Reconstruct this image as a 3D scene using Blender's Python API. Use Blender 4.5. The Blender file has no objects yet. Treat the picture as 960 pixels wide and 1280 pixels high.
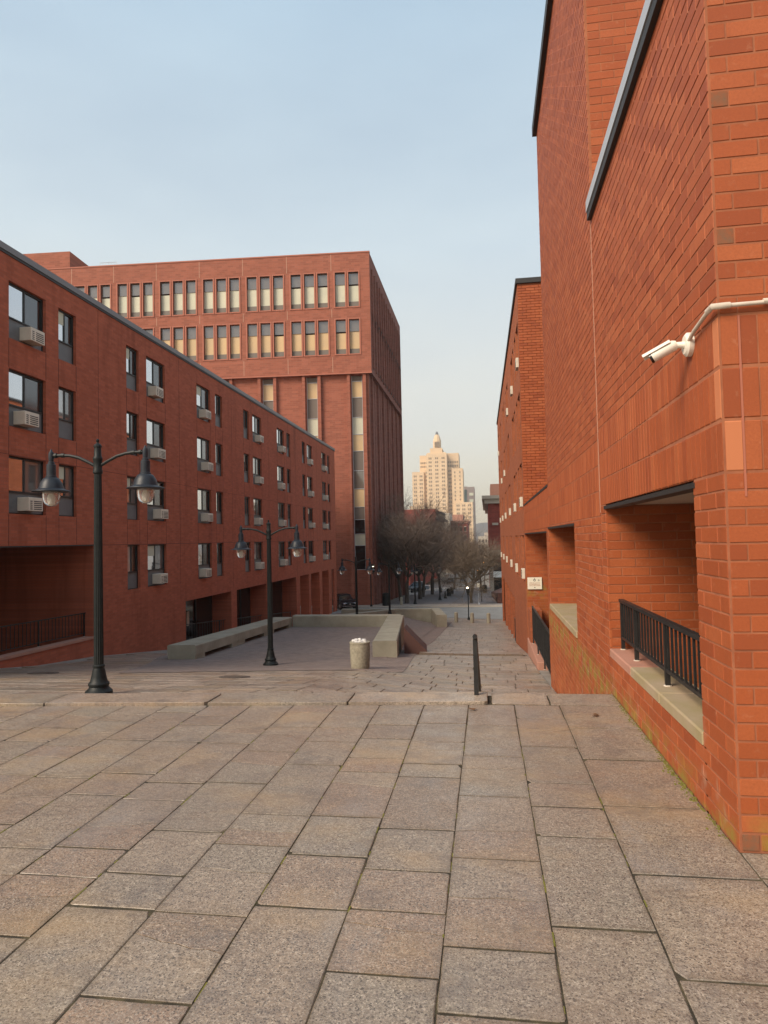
import bpy, math, random
import numpy as np
from mathutils import Vector, Matrix
random.seed(7); rng = np.random.default_rng(7)
C = bpy.context.scene.collection
SC = bpy.context.scene
PI = math.pi; R = math.radians

# ------------------------------------------------------------------ camera
cam = bpy.data.cameras.new('camera'); co = bpy.data.objects.new('camera', cam); C.objects.link(co)
SC.camera = co
cam.sensor_fit = 'VERTICAL'; cam.sensor_height = 24.0; cam.lens = 850.0*24/1280
cam.clip_start = 0.05; cam.clip_end = 12000
yaw, pit, rol = R(-8.52), R(2.30), R(-1.25)
fw = Vector((math.sin(yaw)*math.cos(pit), math.cos(yaw)*math.cos(pit), math.sin(pit)))
rt = Vector((math.cos(yaw), -math.sin(yaw), 0)); up = rt.cross(fw)
rt2 = rt*math.cos(rol) + up*math.sin(rol); up2 = rt2.cross(fw)
co.matrix_world = Matrix(((rt2.x, up2.x, -fw.x, 0), (rt2.y, up2.y, -fw.y, 0), (rt2.z, up2.z, -fw.z, 1.8), (0, 0, 0, 1)))

# ------------------------------------------------------------------ light
SUN_EL, SUN_AZ = R(39), R(222)          # azimuth of the sun, clockwise from +Y: behind and left of the camera
SC.view_settings.view_transform = 'Standard'; SC.view_settings.look = 'None'
SC.view_settings.exposure = 0.7; SC.view_settings.gamma = 1.0
W = bpy.data.worlds.new('World'); SC.world = W; W.use_nodes = True
wn = W.node_tree; wn.nodes.clear()
def wnode(t, **k):
    n = wn.nodes.new(t)
    for a, b in k.items(): setattr(n, a, b)
    return n
sky = wnode('ShaderNodeTexSky', sky_type='NISHITA', sun_disc=False, sun_elevation=SUN_EL, sun_rotation=SUN_AZ,
            altitude=20, air_density=1.0, dust_density=2.2, ozone_density=1.2)
wc = wnode('ShaderNodeTexCoord'); wm = wnode('ShaderNodeMapping'); wm.inputs['Scale'].default_value = (1.3, 1.3, 4.0)
wn1 = wnode('ShaderNodeTexNoise'); wn1.inputs['Scale'].default_value = 1.7; wn1.inputs['Detail'].default_value = 4; wn1.inputs['Roughness'].default_value = .5
wr = wnode('ShaderNodeMapRange'); wr.inputs[1].default_value = .30; wr.inputs[2].default_value = .75; wr.inputs[3].default_value = .62; wr.inputs[4].default_value = .82
wsep = wnode('ShaderNodeSeparateXYZ'); wz = wnode('ShaderNodeMapRange'); wz.inputs[1].default_value = .0; wz.inputs[2].default_value = .72
wcol = wnode('ShaderNodeValToRGB'); we = wcol.color_ramp.elements; we.new(.3); we.new(.55)
for e_, (p_, c_) in zip(we, ((0, (.67, .52, .32)), (.22, (.60, .565, .475)), (.55, (.50, .565, .58)), (1, (.31, .435, .545)))): e_.position = p_; e_.color = (*c_, 1)
wmul = wnode('ShaderNodeMix', data_type='RGBA', blend_type='MULTIPLY'); wmul.inputs[0].default_value = 1; wmul.inputs[7].default_value = (10, 10, 10, 1)
wx = wnode('ShaderNodeMix', data_type='RGBA')
bg = wnode('ShaderNodeBackground'); bg.inputs[1].default_value = 0.10
wo = wnode('ShaderNodeOutputWorld')
L = wn.links.new
L(wc.outputs['Generated'], wsep.inputs[0]); L(wsep.outputs[2], wz.inputs[0]); L(wz.outputs[0], wcol.inputs[0]); L(wcol.outputs[0], wmul.inputs[6]); L(wmul.outputs[2], wx.inputs[7]); L(wc.outputs['Generated'], wm.inputs[0]); L(wm.outputs[0], wn1.inputs['Vector']); L(wn1.outputs['Fac'], wr.inputs[0])
L(wr.outputs[0], wx.inputs[0]); L(sky.outputs[0], wx.inputs[6]); L(wx.outputs[2], bg.inputs[0]); L(bg.outputs[0], wo.inputs[0])
sl = bpy.data.lights.new('sun', 'SUN'); sl.energy = 2.9; sl.angle = R(30); sl.color = (1.0, .84, .66)
so = bpy.data.objects.new('sun', sl); C.objects.link(so)
sd = Vector((math.sin(SUN_AZ)*math.cos(SUN_EL), math.cos(SUN_AZ)*math.cos(SUN_EL), math.sin(SUN_EL)))
so.rotation_euler = sd.to_track_quat('Z', 'Y').to_euler()

# ------------------------------------------------------------------ helpers
def interp(x, T): return float(np.interp(x, [a for a, b in T], [b for a, b in T]))
PL = [(6, -.35), (8.4, -.42), (10.7, -.667), (15.6, -1.3), (19, -1.77), (22, -2.02), (28, -2.75), (34, -3.35), (48, -4.4), (54, -4.85), (66, -4.9), (74, -5.2), (107, -6.5), (218, -12.4), (600, -20), (7000, -25)]
PR = [(6, -1.1), (11, -1.1), (15.6, -1.55), (20, -2.0), (24.6, -2.35), (34, -3.4), (48, -4.5), (54, -4.95), (57, -5.0), (66, -4.9), (74, -5.2), (107, -6.5), (218, -12.4), (600, -20), (7000, -25)]
def gz(x, y):
    w = min(1, max(0, (x+3.2)/3.0))
    return interp(y, PL)*(1-w) + interp(y, PR)*w

class MB:
    def __init__(s): s.v = []; s.f = []
    def face(s, pts):
        b = len(s.v); s.v += [tuple(p) for p in pts]; s.f.append(tuple(range(b, b+len(pts))))
    def box(s, x0, x1, y0, y1, z0, z1):
        b = len(s.v)
        s.v += [(x0,y0,z0),(x1,y0,z0),(x1,y1,z0),(x0,y1,z0),(x0,y0,z1),(x1,y0,z1),(x1,y1,z1),(x0,y1,z1)]
        s.f += [tuple(b+i for i in q) for q in ((0,3,2,1),(4,5,6,7),(0,1,5,4),(1,2,6,5),(2,3,7,6),(3,0,4,7))]
        return s
    def bbox(s, x0, x1, y0, y1, z0, z1, c=.02):
        """box with chamfered vertical and top edges"""
        p = [(x0+c,y0),(x1-c,y0),(x1,y0+c),(x1,y1-c),(x1-c,y1),(x0+c,y1),(x0,y1-c),(x0,y0+c)]
        q = [(min(max(a,x0+c),x1-c), min(max(b,y0+c),y1-c)) for a, b in p]
        return s.rings([[(a,b,z0) for a,b in p], [(a,b,z1-c) for a,b in p], [(a,b,z1) for a,b in q]])
    def rings(s, rs, caps=True, closed=True):
        b = len(s.v); n = len(rs[0])
        for r in rs: s.v += [tuple(p) for p in r]
        for k in range(len(rs)-1):
            for i in range(n if closed else n-1):
                j = (i+1) % n
                s.f.append((b+k*n+i, b+k*n+j, b+(k+1)*n+j, b+(k+1)*n+i))
        if caps:
            s.f.append(tuple(b+i for i in range(n-1, -1, -1)))
            s.f.append(tuple(b+(len(rs)-1)*n+i for i in range(n)))
        return s
    def prism(s, poly, z0, z1):
        return s.rings([[(x,y,z0) for x,y in poly], [(x,y,z1) for x,y in poly]])
    def lathe(s, prof, n=16, c=(0,0,0), flute=0.0, caps=True):
        rs = []
        for r, z in prof:
            rs.append([(c[0]+(r*(1-flute*(i%2)))*math.cos(2*PI*i/n), c[1]+(r*(1-flute*(i%2)))*math.sin(2*PI*i/n), c[2]+z) for i in range(n)])
        return s.rings(rs, caps)
    def tube(s, pts, r, n=8, caps=True):
        pts = [Vector(p) for p in pts]; rs = []
        for i, p in enumerate(pts):
            t = (pts[min(i+1, len(pts)-1)] - pts[max(i-1, 0)]).normalized()
            a = t.cross(Vector((0,0,1))) if abs(t.z) < .95 else t.cross(Vector((1,0,0)))
            a.normalize(); b2 = t.cross(a); rr = r[i] if isinstance(r, (list, tuple)) else r
            rs.append([p + (a*math.cos(2*PI*k/n) - b2*math.sin(2*PI*k/n))*rr for k in range(n)])
        return s.rings(rs, caps)
    def mesh(s, name, mat=None, smooth=False):
        m = bpy.data.meshes.new(name); m.from_pydata(s.v, [], s.f); m.update()
        if mat: m.materials.append(mat)
        if smooth:
            m.polygons.foreach_set('use_smooth', [True]*len(m.polygons))
            try: m.set_sharp_from_angle(angle=R(38))
            except Exception: pass
        return m
    def build(s, name, mat, parent=None, smooth=False, kind=None, loc=None):
        return link(name, s.mesh(name, mat, smooth), parent, kind, loc)
def link(name, mesh, parent=None, kind=None, loc=None):
    o = bpy.data.objects.new(name, mesh); C.objects.link(o)
    if parent: o.parent = parent
    if kind: o['kind'] = kind
    if loc: o.location = loc
    return o
def thing(name, label, cat, loc=(0,0,0), rz=0, group=None):
    o = bpy.data.objects.new(name, None); C.objects.link(o); o.empty_display_size = .2
    o.location = loc; o.rotation_euler = (0, 0, rz); o['label'] = label; o['category'] = cat
    if group: o['group'] = group
    return o
def tag(o, label, cat, group=None):
    o['label'] = label; o['category'] = cat
    if group: o['group'] = group
    return o
def children(o): return list(o.children)
KIDS = {}
def dup(root, parts, loc, rz=0, label=None):
    """copy a thing with its parts and sub-parts; parts = [(object, [sub-objects])]"""
    r = root.copy(); C.objects.link(r); r.location = loc; r.rotation_euler = (0, 0, rz)
    if label: r['label'] = label
    for p, subs in parts:
        c = p.copy(); C.objects.link(c); c.parent = r
        for q in subs:
            d = q.copy(); C.objects.link(d); d.parent = c
    return r

# ------------------------------------------------------------------ materials
def mat(name, col, rough=.8, metal=0, **k):
    m = bpy.data.materials.new(name); m.use_nodes = True
    b = m.node_tree.nodes['Principled BSDF']
    b.inputs['Base Color'].default_value = (*col, 1); b.inputs['Roughness'].default_value = rough; b.inputs['Metallic'].default_value = metal
    for a, v in k.items(): b.inputs[a.replace('_', ' ')].default_value = v
    return m
class NT:
    def __init__(s, m): s.t = m.node_tree; s.b = s.t.nodes['Principled BSDF']
    def n(s, t, **k):
        q = s.t.nodes.new(t)
        for a, v in k.items(): setattr(q, a, v)
        return q
    def l(s, a, b): s.t.links.new(a, b)
    def pos(s): return s.n('ShaderNodeNewGeometry').outputs['Position']
    def noise(s, scale, detail=4, rough=.55, vec=None, sc=None):
        q = s.n('ShaderNodeTexNoise'); q.inputs['Scale'].default_value = scale; q.inputs['Detail'].default_value = detail; q.inputs['Roughness'].default_value = rough
        v = vec or s.pos()
        if sc:
            mp = s.n('ShaderNodeMapping'); mp.inputs['Scale'].default_value = sc; s.l(v, mp.inputs[0]); v = mp.outputs[0]
        s.l(v, q.inputs['Vector']); return q.outputs['Fac']
    def ramp(s, f, stops):
        q = s.n('ShaderNodeValToRGB'); e = q.color_ramp.elements
        while len(e) < len(stops): e.new(.5)
        for a, (p, c) in zip(e, stops):
            a.position = p; a.color = (*c, 1) if len(c) == 3 else c
        s.l(f, q.inputs[0]); return q.outputs[0]
    def rng(s, f, a, b, c, d):
        q = s.n('ShaderNodeMapRange')
        for i, v in enumerate((a, b, c, d)): q.inputs[i+1].default_value = v
        s.l(f, q.inputs[0]); return q.outputs[0]
    def mix(s, f, a, b, mode='MIX'):
        q = s.n('ShaderNodeMix', data_type='RGBA', blend_type=mode)
        for v, i in ((f, 0), (a, 6), (b, 7)):
            if isinstance(v, (int, float)): q.inputs[i].default_value = v
            elif isinstance(v, tuple): q.inputs[i].default_value = (*v, 1)
            else: s.l(v, q.inputs[i])
        return q.outputs[2]
    def math(s, op, a, b=None, c=False):
        q = s.n('ShaderNodeMath', operation=op); q.use_clamp = c
        for i, v in enumerate((a, b)):
            if v is None: continue
            if isinstance(v, (int, float)): q.inputs[i].default_value = v
            else: s.l(v, q.inputs[i])
        return q.outputs[0]
    def col(s, c): s.l(c, s.b.inputs['Base Color'])
    def bump(s, h, st=.3, d=.01):
        q = s.n('ShaderNodeBump'); q.inputs['Strength'].default_value = st; q.inputs['Distance'].default_value = d
        s.l(h, q.inputs['Height']); s.l(q.outputs[0], s.b.inputs['Normal'])
    def xyz(s):
        q = s.n('ShaderNodeSeparateXYZ'); s.l(s.pos(), q.inputs[0]); return q.outputs

def brick_piece(name, lo, mid, hi, island):
    """one clay brick: colour drawn per brick, fine grain, wire-cut relief"""
    m = mat(name, mid, .65, Specular_IOR_Level=.35); t = NT(m)
    rnd = t.n('ShaderNodeNewGeometry').outputs['Random Per Island'] if island else t.n('ShaderNodeObjectInfo').outputs['Random']
    c = t.ramp(rnd, [(0, lo), (.2, tuple(x*.9 for x in mid)), (.6, mid), (1, hi)])
    c = t.mix(t.rng(t.noise(2.2, 3), .35, .75, 0, .45), c, tuple(x*.72 for x in mid))
    c = t.mix(t.rng(t.noise(60, 4, .7), .35, .7, 0, .42), c, tuple(x*.6 for x in mid))
    c = t.mix(t.rng(t.noise(14, 4, .65), .60, .80, 0, .30), c, (.50, .27, .16))
    z = t.xyz()[2]
    # moss and bloom low on the wall
    f = t.math('MULTIPLY', t.math('MULTIPLY', t.rng(z, .03, .24, 1, 0), t.rng(z, -.5, -.1, .12, 1)), t.rng(t.noise(5, 5), .42, .60, 0, 1))
    c = t.mix(t.math('MULTIPLY', f, .75), c, (.23, .20, .035))
    f2 = t.math('MULTIPLY', t.rng(z, .0, .9, 1, 0), t.rng(t.noise(3.3, 6, .7, sc=(1, 1, .5)), .58, .70, 0, .5))
    c = t.mix(f2, c, (.42, .33, .25))
    c = t.mix(t.rng(t.noise(7, 3, .6, sc=(1, 1, .08)), .55, .75, 0, .22), c, tuple(x*.55 for x in mid)); t.col(c); t.bump(t.noise(220, 3, .7), .25, .004)
    return m
BR = ((.27, .056, .016), (.36, .083, .023), (.415, .112, .036))
M = {}
def simple_early(name, a, b):
    m = mat(name, a, .9); t = NT(m); t.col(t.mix(t.rng(t.noise(25, 5, .7), .35, .65, 0, 1), a, b)); return m
M['brick'] = brick_piece('orange_red_brick', *BR, False)
M['brick_mass'] = brick_piece('orange_red_brick_mass', *BR, True)
M['brick_dark'] = simple_early('sooty_brick', (.17, .085, .045), (.25, .075, .028))
M['brick_pale'] = mat('fresh_orange_brick', (.48, .16, .065), .85)
M['mortar'] = mat('mortar', (.30, .14, .08), .95)
t = NT(M['mortar']); t.col(t.mix(t.rng(t.noise(6, 4), .3, .7, 0, 1), (.35, .125, .058), (.24, .078, .036)))

def brickwork(name, base, mortar, sc=1.0, streak=.5, axes='YZ', bh=.1, bw=.3):
    """distant brick facade: coursing too fine to tell apart, weathering streaks"""
    m = mat(name, base, .88, Specular_IOR_Level=.2); t = NT(m)
    x = t.xyz(); cb = t.n('ShaderNodeCombineXYZ')
    t.l(x[1 if axes == 'YZ' else 0], cb.inputs[0]); t.l(x[2], cb.inputs[1])
    bt = t.n('ShaderNodeTexBrick'); t.l(cb.outputs[0], bt.inputs['Vector'])
    bt.inputs['Scale'].default_value = sc; bt.inputs['Brick Width'].default_value = bw; bt.inputs['Row Height'].default_value = bh; bt.inputs['Mortar Size'].default_value = .010
    bt.inputs['Color1'].default_value = (*[c*.82 for c in base], 1); bt.inputs['Color2'].default_value = (*[c*1.16 for c in base], 1); bt.inputs['Mortar'].default_value = (*mortar, 1)
    c = bt.outputs['Color']
    c = t.mix(t.rng(t.noise(.35, 4), .3, .75, 0, .35), c, tuple(v*.7 for v in base))
    c = t.mix(t.rng(t.noise(1.3, 4, .6, sc=(1, 1, .12)), .55, .8, 0, streak), c, tuple(v*.45 for v in base))
    c = t.mix(t.rng(t.noise(4.5, 4, .7, sc=(1, 1, .05)), .56, .74, 0, streak*.6), c, tuple(v*.5 for v in base))
    c = t.mix(t.rng(t.noise(.9, 5, .65), .55, .75, 0, streak*.4), c, tuple(min(1, v*1.35) for v in base))
    c = t.mix(t.rng(t.noise(30, 3, .7), .4, .7, 0, .25), c, tuple(v*.6 for v in base))
    t.col(c); return m
M['left_brick'] = brickwork('deep_red_brickwork', (.40, .108, .058), (.33, .11, .07), streak=.75)
M['far_brick'] = brickwork('orange_red_brickwork', (.335, .098, .042), (.28, .12, .07))
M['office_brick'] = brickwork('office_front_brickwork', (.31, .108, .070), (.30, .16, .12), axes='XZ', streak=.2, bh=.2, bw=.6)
M['office_side'] = brickwork('office_shaded_side_brickwork', (.22, .085, .065), (.22, .11, .09), streak=.3, bh=.2, bw=.6)  # darker copy of the office brick, the side's shade put into its colour
M['office_trim'] = mat('office_trim_brick', (.36, .13, .085), .85)
M['old_brick'] = brickwork('old_red_brickwork', (.27, .06, .045), (.25, .10, .08), axes='XZ', bh=.3, bw=.9)

def granite(name, island, lo=(.19, .135, .094), hi=(.40, .322, .235), sc=1.0):
    m = mat(name, hi, .5, Specular_IOR_Level=.5); t = NT(m)
    rnd = t.n('ShaderNodeNewGeometry').outputs['Random Per Island'] if island else t.n('ShaderNodeObjectInfo').outputs['Random']
    mid = tuple((a+b)/2 for a, b in zip(lo, hi))
    c = t.ramp(rnd, [(0, tuple(a*.8+b*.2 for a, b in zip(lo, hi))), (.2, (.30, .198, .135)), (.45, mid), (.7, (.255, .222, .172)), (1, tuple(a*.25+b*.75 for a, b in zip(lo, hi)))])
    c = t.mix(t.rng(t.noise(1.1, 5, .6), .30, .72, 0, .45), c, (.25, .175, .13))
    c = t.mix(t.rng(t.noise(.9, 5, .6, sc=(1, .45, 1)), .52, .8, 0, .45), c, (.36, .22, .15))
    # crystals
    sp = t.n('ShaderNodeTexVoronoi'); sp.inputs['Scale'].default_value = 150*sc; t.l(t.pos(), sp.inputs['Vector'])
    g = t.n('ShaderNodeSeparateColor'); t.l(sp.outputs['Color'], g.inputs[0])
    c = t.mix(t.rng(g.outputs[0], .70, .86, 0, .85), c, (.05, .043, .037))
    c = t.mix(t.rng(g.outputs[1], .72, .9, 0, .55), c, (.56, .47, .37))
    c = t.mix(t.rng(t.noise(30*sc, 5, .75), .40, .60, 0, .55), c, (.12, .092, .072))
    c = t.mix(t.rng(t.noise(75*sc, 3, .8), .52, .66, 0, .42), c, (.52, .43, .36))
    # ochre and blue-grey bands in the stone, drifting across each slab
    c = t.mix(t.rng(t.noise(.75, 5, .6, sc=(1, 1.6, 1)), .50, .70, 0, .5), c, (.38, .25, .125))
    c = t.mix(t.rng(t.noise(1.15, 5, .62, sc=(1.5, .7, 1)), .54, .70, 0, .42), c, (.24, .225, .215))
    if not island:
        # grime that has soaked in from the joints
        tc = t.n('ShaderNodeTexCoord'); sp_ = t.n('ShaderNodeSeparateXYZ'); t.l(tc.outputs['Generated'], sp_.inputs[0])
        ex = t.math('ABSOLUTE', t.math('SUBTRACT', sp_.outputs[0], .5)); ey = t.math('ABSOLUTE', t.math('SUBTRACT', sp_.outputs[1], .5))
        e = t.math('ADD', t.math('MAXIMUM', ex, ey), t.math('MULTIPLY', t.math('SUBTRACT', t.noise(5, 5, .7), .5), .22))
        c = t.mix(t.rng(e, .44, .53, 0, .62), c, (.12, .09, .06))
    # dark water marks, veins
    c = t.mix(t.rng(t.noise(2.4, 7, .7), .52, .70, 0, .58), c, (.12, .10, .09))
    c = t.mix(t.rng(t.noise(.55, 5, .65), .48, .68, 0, .40), c, (.17, .13, .105))
    v = t.noise(1.6, 3, .5, sc=(.6, 2.2, 1)); v = t.math('ABSOLUTE', t.math('SUBTRACT', v, .5))
    c = t.mix(t.rng(v, 0, .012, .30, 0), c, (.12, .09, .075))
    t.col(c); t.l(t.rng(t.noise(4, 4), .3, .7, .27, .5), t.b.inputs['Roughness'])
    h = t.math('ADD', t.math('MULTIPLY', t.noise(9, 4, .6), .8), t.math('MULTIPLY', g.outputs[2], .22))
    t.bump(h, .45, .006)
    return m
M['granite'] = granite('speckled_granite', False)
M['granite_mass'] = granite('speckled_granite_mass', True)
M['granite_low'] = granite('worn_granite', False, (.47, .38, .305), (.58, .485, .40), .5)
M['granite_low_mass'] = granite('worn_granite_mass', True, (.47, .38, .305), (.58, .485, .40), .5)
M['kerb'] = granite('kerb_granite', False, (.44, .35, .26), (.54, .44, .34))
M['soil'] = mat('joint_soil', (.035, .028, .018), 1.0)
t = NT(M['soil']); t.col(t.mix(t.rng(t.noise(9, 4), .45, .65, 0, 1), (.028, .022, .013), (.08, .062, .03)))
def simple(name, a, b, scale=3, rough=.85, detail=5, bump=0, **k):
    m = mat(name, a, rough, **k); t = NT(m)
    t.col(t.mix(t.rng(t.noise(scale, detail, .62), .3, .72, 0, 1), a, b))
    if bump: t.bump(t.noise(scale*12, 4, .7), .4, bump)
    return m
M['ground'] = simple('worn_pavement', (.21, .18, .155), (.28, .245, .21), 2, bump=.004)
M['asphalt'] = simple('pale_asphalt', (.20, .195, .185), (.27, .265, .25), .6, .9)
M['tan_walk'] = simple('tan_pavement', (.33, .27, .22), (.40, .33, .27), .8)
M['street_brick'] = simple('street_paving', (.17, .14, .135), (.23, .195, .185), .5)
M['far_land'] = simple('far_land', (.10, .095, .085), (.16, .15, .13), .02, .95)
M['concrete'] = simple('weathered_concrete', (.37, .335, .255), (.235, .21, .155), 1.3, .9, 6, .006)
t = NT(M['concrete'])
M['cap_stone'] = simple('mossy_cap_stone', (.27, .215, .10), (.36, .27, .19), 2.2, .9, 6, .004)
M['pink_sill'] = simple('pink_concrete', (.42, .20, .14), (.34, .17, .12), 3, .9, 5, .004)
M['bin'] = simple('bin_concrete', (.37, .335, .25), (.20, .175, .125), 13, .9, 6, .012)
M['litter'] = simple('crumpled_white_paper', (.75, .73, .70), (.5, .48, .45), 30, .7)
M['iron'] = simple('black_painted_iron', (.008, .010, .010), (.015, .018, .018), 12, .5, 4, Specular_IOR_Level=.25)
M['rail'] = simple('black_railing_paint', (.010, .010, .011), (.02, .019, .018), 12, .45, 4)
M['shade'] = simple('dark_blue_black_shade', (.016, .020, .027), (.026, .031, .040), 10, .42, 4, Specular_IOR_Level=.3)
M['globe'] = mat('lamp_globe_glass', (.93, .90, .86), .12, Transmission_Weight=.82, IOR=1.3)
M['bulb'] = mat('unlit_lamp', (.8, .74, .62), .5)
M['coping_light'] = mat('pale_metal_coping', (.42, .44, .47), .45, .3)
M['coping_dark'] = mat('dark_metal_coping', (.020, .018, .018), .6)
M['coping_grey'] = mat('grey_metal_coping', (.17, .16, .165), .5, .2)
M['win_frame'] = mat('dark_bronze_frame', (.012, .013, .013), .45)
M['sill_grey'] = mat('grey_window_sill', (.16, .165, .16), .55)
M['panel'] = simple('grey_metal_panel', (.105, .108, .112), (.13, .133, .137), 3, .5)
def glass(name, tint, mixf=.55, rough=.03):
    m = bpy.data.materials.new(name); m.use_nodes = True; nt = m.node_tree; nt.nodes.clear()
    o = nt.nodes.new('ShaderNodeOutputMaterial'); mx = nt.nodes.new('ShaderNodeMixShader'); fr = nt.nodes.new('ShaderNodeFresnel'); fr.inputs[0].default_value = 1.5
    d = nt.nodes.new('ShaderNodeBsdfDiffuse'); d.inputs[0].default_value = (*tint, 1)
    g = nt.nodes.new('ShaderNodeBsdfGlossy'); g.inputs['Roughness'].default_value = rough; g.inputs[0].default_value = (.95, .97, 1, 1)
    ad = nt.nodes.new('ShaderNodeMath'); ad.operation = 'ADD'; ad.use_clamp = True; ad.inputs[1].default_value = mixf
    nt.links.new(fr.outputs[0], ad.inputs[0]); nt.links.new(ad.outputs[0], mx.inputs[0]); nt.links.new(d.outputs[0], mx.inputs[1]); nt.links.new(g.outputs[0], mx.inputs[2]); nt.links.new(mx.outputs[0], o.inputs[0])
    return m
M['glass_pale'] = glass('coated_glass', (.02, .022, .022), .62)
M['glass_dark'] = glass('screened_glass', (.012, .013, .013), .10, .12)
M['glass_curtain'] = glass('glass_over_pale_curtain', (.30, .29, .27), .25)
M['glass_curtain2'] = glass('glass_over_grey_curtain', (.11, .105, .10), .12)
M['glass_office'] = glass('office_glass', (.13, .115, .098), .08, .05)
M['glass_black'] = glass('dark_office_glass', (.008, .008, .009), .02, .05)
M['blind'] = simple('cream_roller_blind', (.56, .56, .43), (.48, .49, .39), .7, .6)
M['blind_gold_reflection'] = simple('golden_reflection_blind', (.60, .43, .22), (.47, .36, .22), .5, .6)  # golden light reflected in the office glass, put into the blind colour
M['spandrel'] = mat('grey_brown_panel', (.15, .125, .105), .6)
M['ac'] = simple('beige_metal_casing', (.66, .58, .47), (.56, .49, .40), 4, .5)
M['ac_slot'] = mat('air_conditioner_grille', (.07, .062, .055), .7)
M['joint'] = mat('sealant_joint', (.12, .035, .022), .9)
M['joint_light'] = mat('pale_sealant', (.42, .24, .17), .9)
M['soffit'] = simple('painted_soffit', (.50, .42, .34), (.42, .35, .28), 1.5, .9)
M['dark'] = mat('dark_interior', (.012, .011, .011), .9)
M['white_paint'] = mat('white_plastic', (.74, .69, .60), .4)
M['lens'] = mat('camera_lens', (.008, .008, .009), .15)
M['conduit'] = simple('painted_conduit', (.62, .54, .45), (.50, .42, .34), 8, .5)
M['sign_white'] = mat('white_sign_board', (.74, .70, .58), .5)
M['sign_dark'] = mat('sign_dark_ink', (.04, .05, .05), .6)
M['sign_red'] = mat('sign_red_ink', (.42, .22, .14), .6)
M['limestone'] = simple('cream_limestone', (.68, .50, .32), (.60, .43, .27), .06, .85)
M['tower_win'] = mat('tower_window', (.20, .145, .10), .6)
M['tower_top'] = mat('weathered_lantern', (.10, .10, .105), .6)
M['grey_tower'] = simple('grey_brown_cladding', (.25, .19, .17), (.22, .17, .155), .1, .7)
M['blue_glass'] = glass('blue_green_glass', (.03, .07, .075), .12, .05)
M['stone'] = simple('pale_stone', (.48, .42, .34), (.38, .33, .27), .5, .85)
M['bark'] = simple('grey_brown_bark', (.095, .075, .06), (.06, .048, .04), 6, .95)
M['bark_pale'] = simple('pale_bark', (.16, .125, .085), (.09, .07, .05), 5, .95)
M['twig'] = mat('bare_twigs', (.16, .115, .09), .95)
M['twig_warm'] = mat('bare_twigs_warm', (.19, .14, .10), .95)
M['tyre'] = mat('tyre_rubber', (.015, .015, .015), .85)
M['car_black'] = mat('black_car_paint', (.010, .010, .012), .35, Specular_IOR_Level=.3)
M['car_grey'] = mat('grey_car_paint', (.25, .28, .32), .25, Coat_Weight=.5)
M['car_glass'] = glass('car_glass', (.012, .013, .015), .0, .1)
M['chrome'] = mat('bright_metal', (.6, .6, .6), .25, .9)
M['red_lens'] = mat('red_signal_lamp', (.5, .02, .01), .4, Emission_Color=(1, .12, .03, 1), Emission_Strength=6)
M['amber_lens'] = mat('amber_signal_lamp', (.5, .15, .03), .4, Emission_Color=(1, .42, .10, 1), Emission_Strength=5)
M['white_lens'] = mat('white_signal_lamp', (.8, .75, .6), .4, Emission_Color=(1, .85, .6, 1), Emission_Strength=4)
M['moss'] = simple('yellow_green_moss', (.17, .15, .02), (.10, .10, .015), 30, .95)
M['manhole'] = simple('rusty_iron_cover', (.055, .042, .035), (.09, .065, .05), 14, .7)
M['hill'] = simple('wooded_hill', (.095, .080, .075), (.14, .12, .105), .012, .95)

def dark_pavers():
    m = mat('dark_brick_pavers', (.13, .09, .085), .85); t = NT(m)
    x = t.xyz(); cb = t.n('ShaderNodeCombineXYZ'); t.l(x[0], cb.inputs[0]); t.l(x[1], cb.inputs[1])
    bt = t.n('ShaderNodeTexBrick'); t.l(cb.outputs[0], bt.inputs['Vector'])
    bt.inputs['Scale'].default_value = 1; bt.inputs['Brick Width'].default_value = .21; bt.inputs['Row Height'].default_value = .105; bt.inputs['Mortar Size'].default_value = .008
    bt.inputs['Color1'].default_value = (.18, .125, .102, 1); bt.inputs['Color2'].default_value = (.28, .21, .172, 1); bt.inputs['Mortar'].default_value = (.12, .10, .09, 1)
    c = t.mix(t.rng(t.noise(.8, 5, .65), .35, .7, 0, .5), bt.outputs['Color'], (.19, .15, .14))
    c = t.mix(t.rng(t.noise(2.5, 5, .65), .55, .75, 0, .5), c, (.065, .05, .045))
    t.col(c); return m
M['pavers'] = dark_pavers()

# ------------------------------------------------------------------ terrain
def ground_mesh():
    xs = np.concatenate([[-2500, -1500, -700, -300, -120, -60, -40, -30, -24], np.arange(-20, 8.01, 1.0), [12, 20, 40, 100, 300, 900, 2500]])
    xs = np.sort(np.concatenate([xs, [-1.2, -.2]]))
    ys = np.concatenate([[-60, -30, -10, 0, 6], np.arange(7, 80, 1.0), np.arange(80, 240, 10.), [260, 320, 420, 600, 900, 1400, 2000, 2600]])
    mb = MB(); n = len(xs)
    for y in ys:
        for x in xs:
            z = gz(x, max(y, 6)) if y >= 7 else -1.6
            mb.v.append((x, y, z - .03))
    for j in range(len(ys)-1):
        for i in range(n-1):
            a = j*n+i; mb.f.append((a, a+1, a+n+1, a+n))
    return mb
o = ground_mesh().build('ground', M['ground'], kind='structure')
def sheet(name, x0, x1, y0, y1, m, lift, zf=gz, step=1.0, nx=None):
    ny = max(1, int(math.ceil((y1-y0)/step))); nx = nx or max(1, int(math.ceil((x1-x0)/1.0)))
    mb = MB()
    for j in range(ny+1):
        for i in range(nx+1):
            x = x0+(x1-x0)*i/nx; y = y0+(y1-y0)*j/ny; mb.v.append((x, y, zf(x, y)+lift))
    for j in range(ny):
        for i in range(nx):
            a = j*(nx+1)+i; mb.f.append((a, a+1, a+nx+2, a+nx+1))
    return mb.build(name, m, kind='structure')
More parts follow.
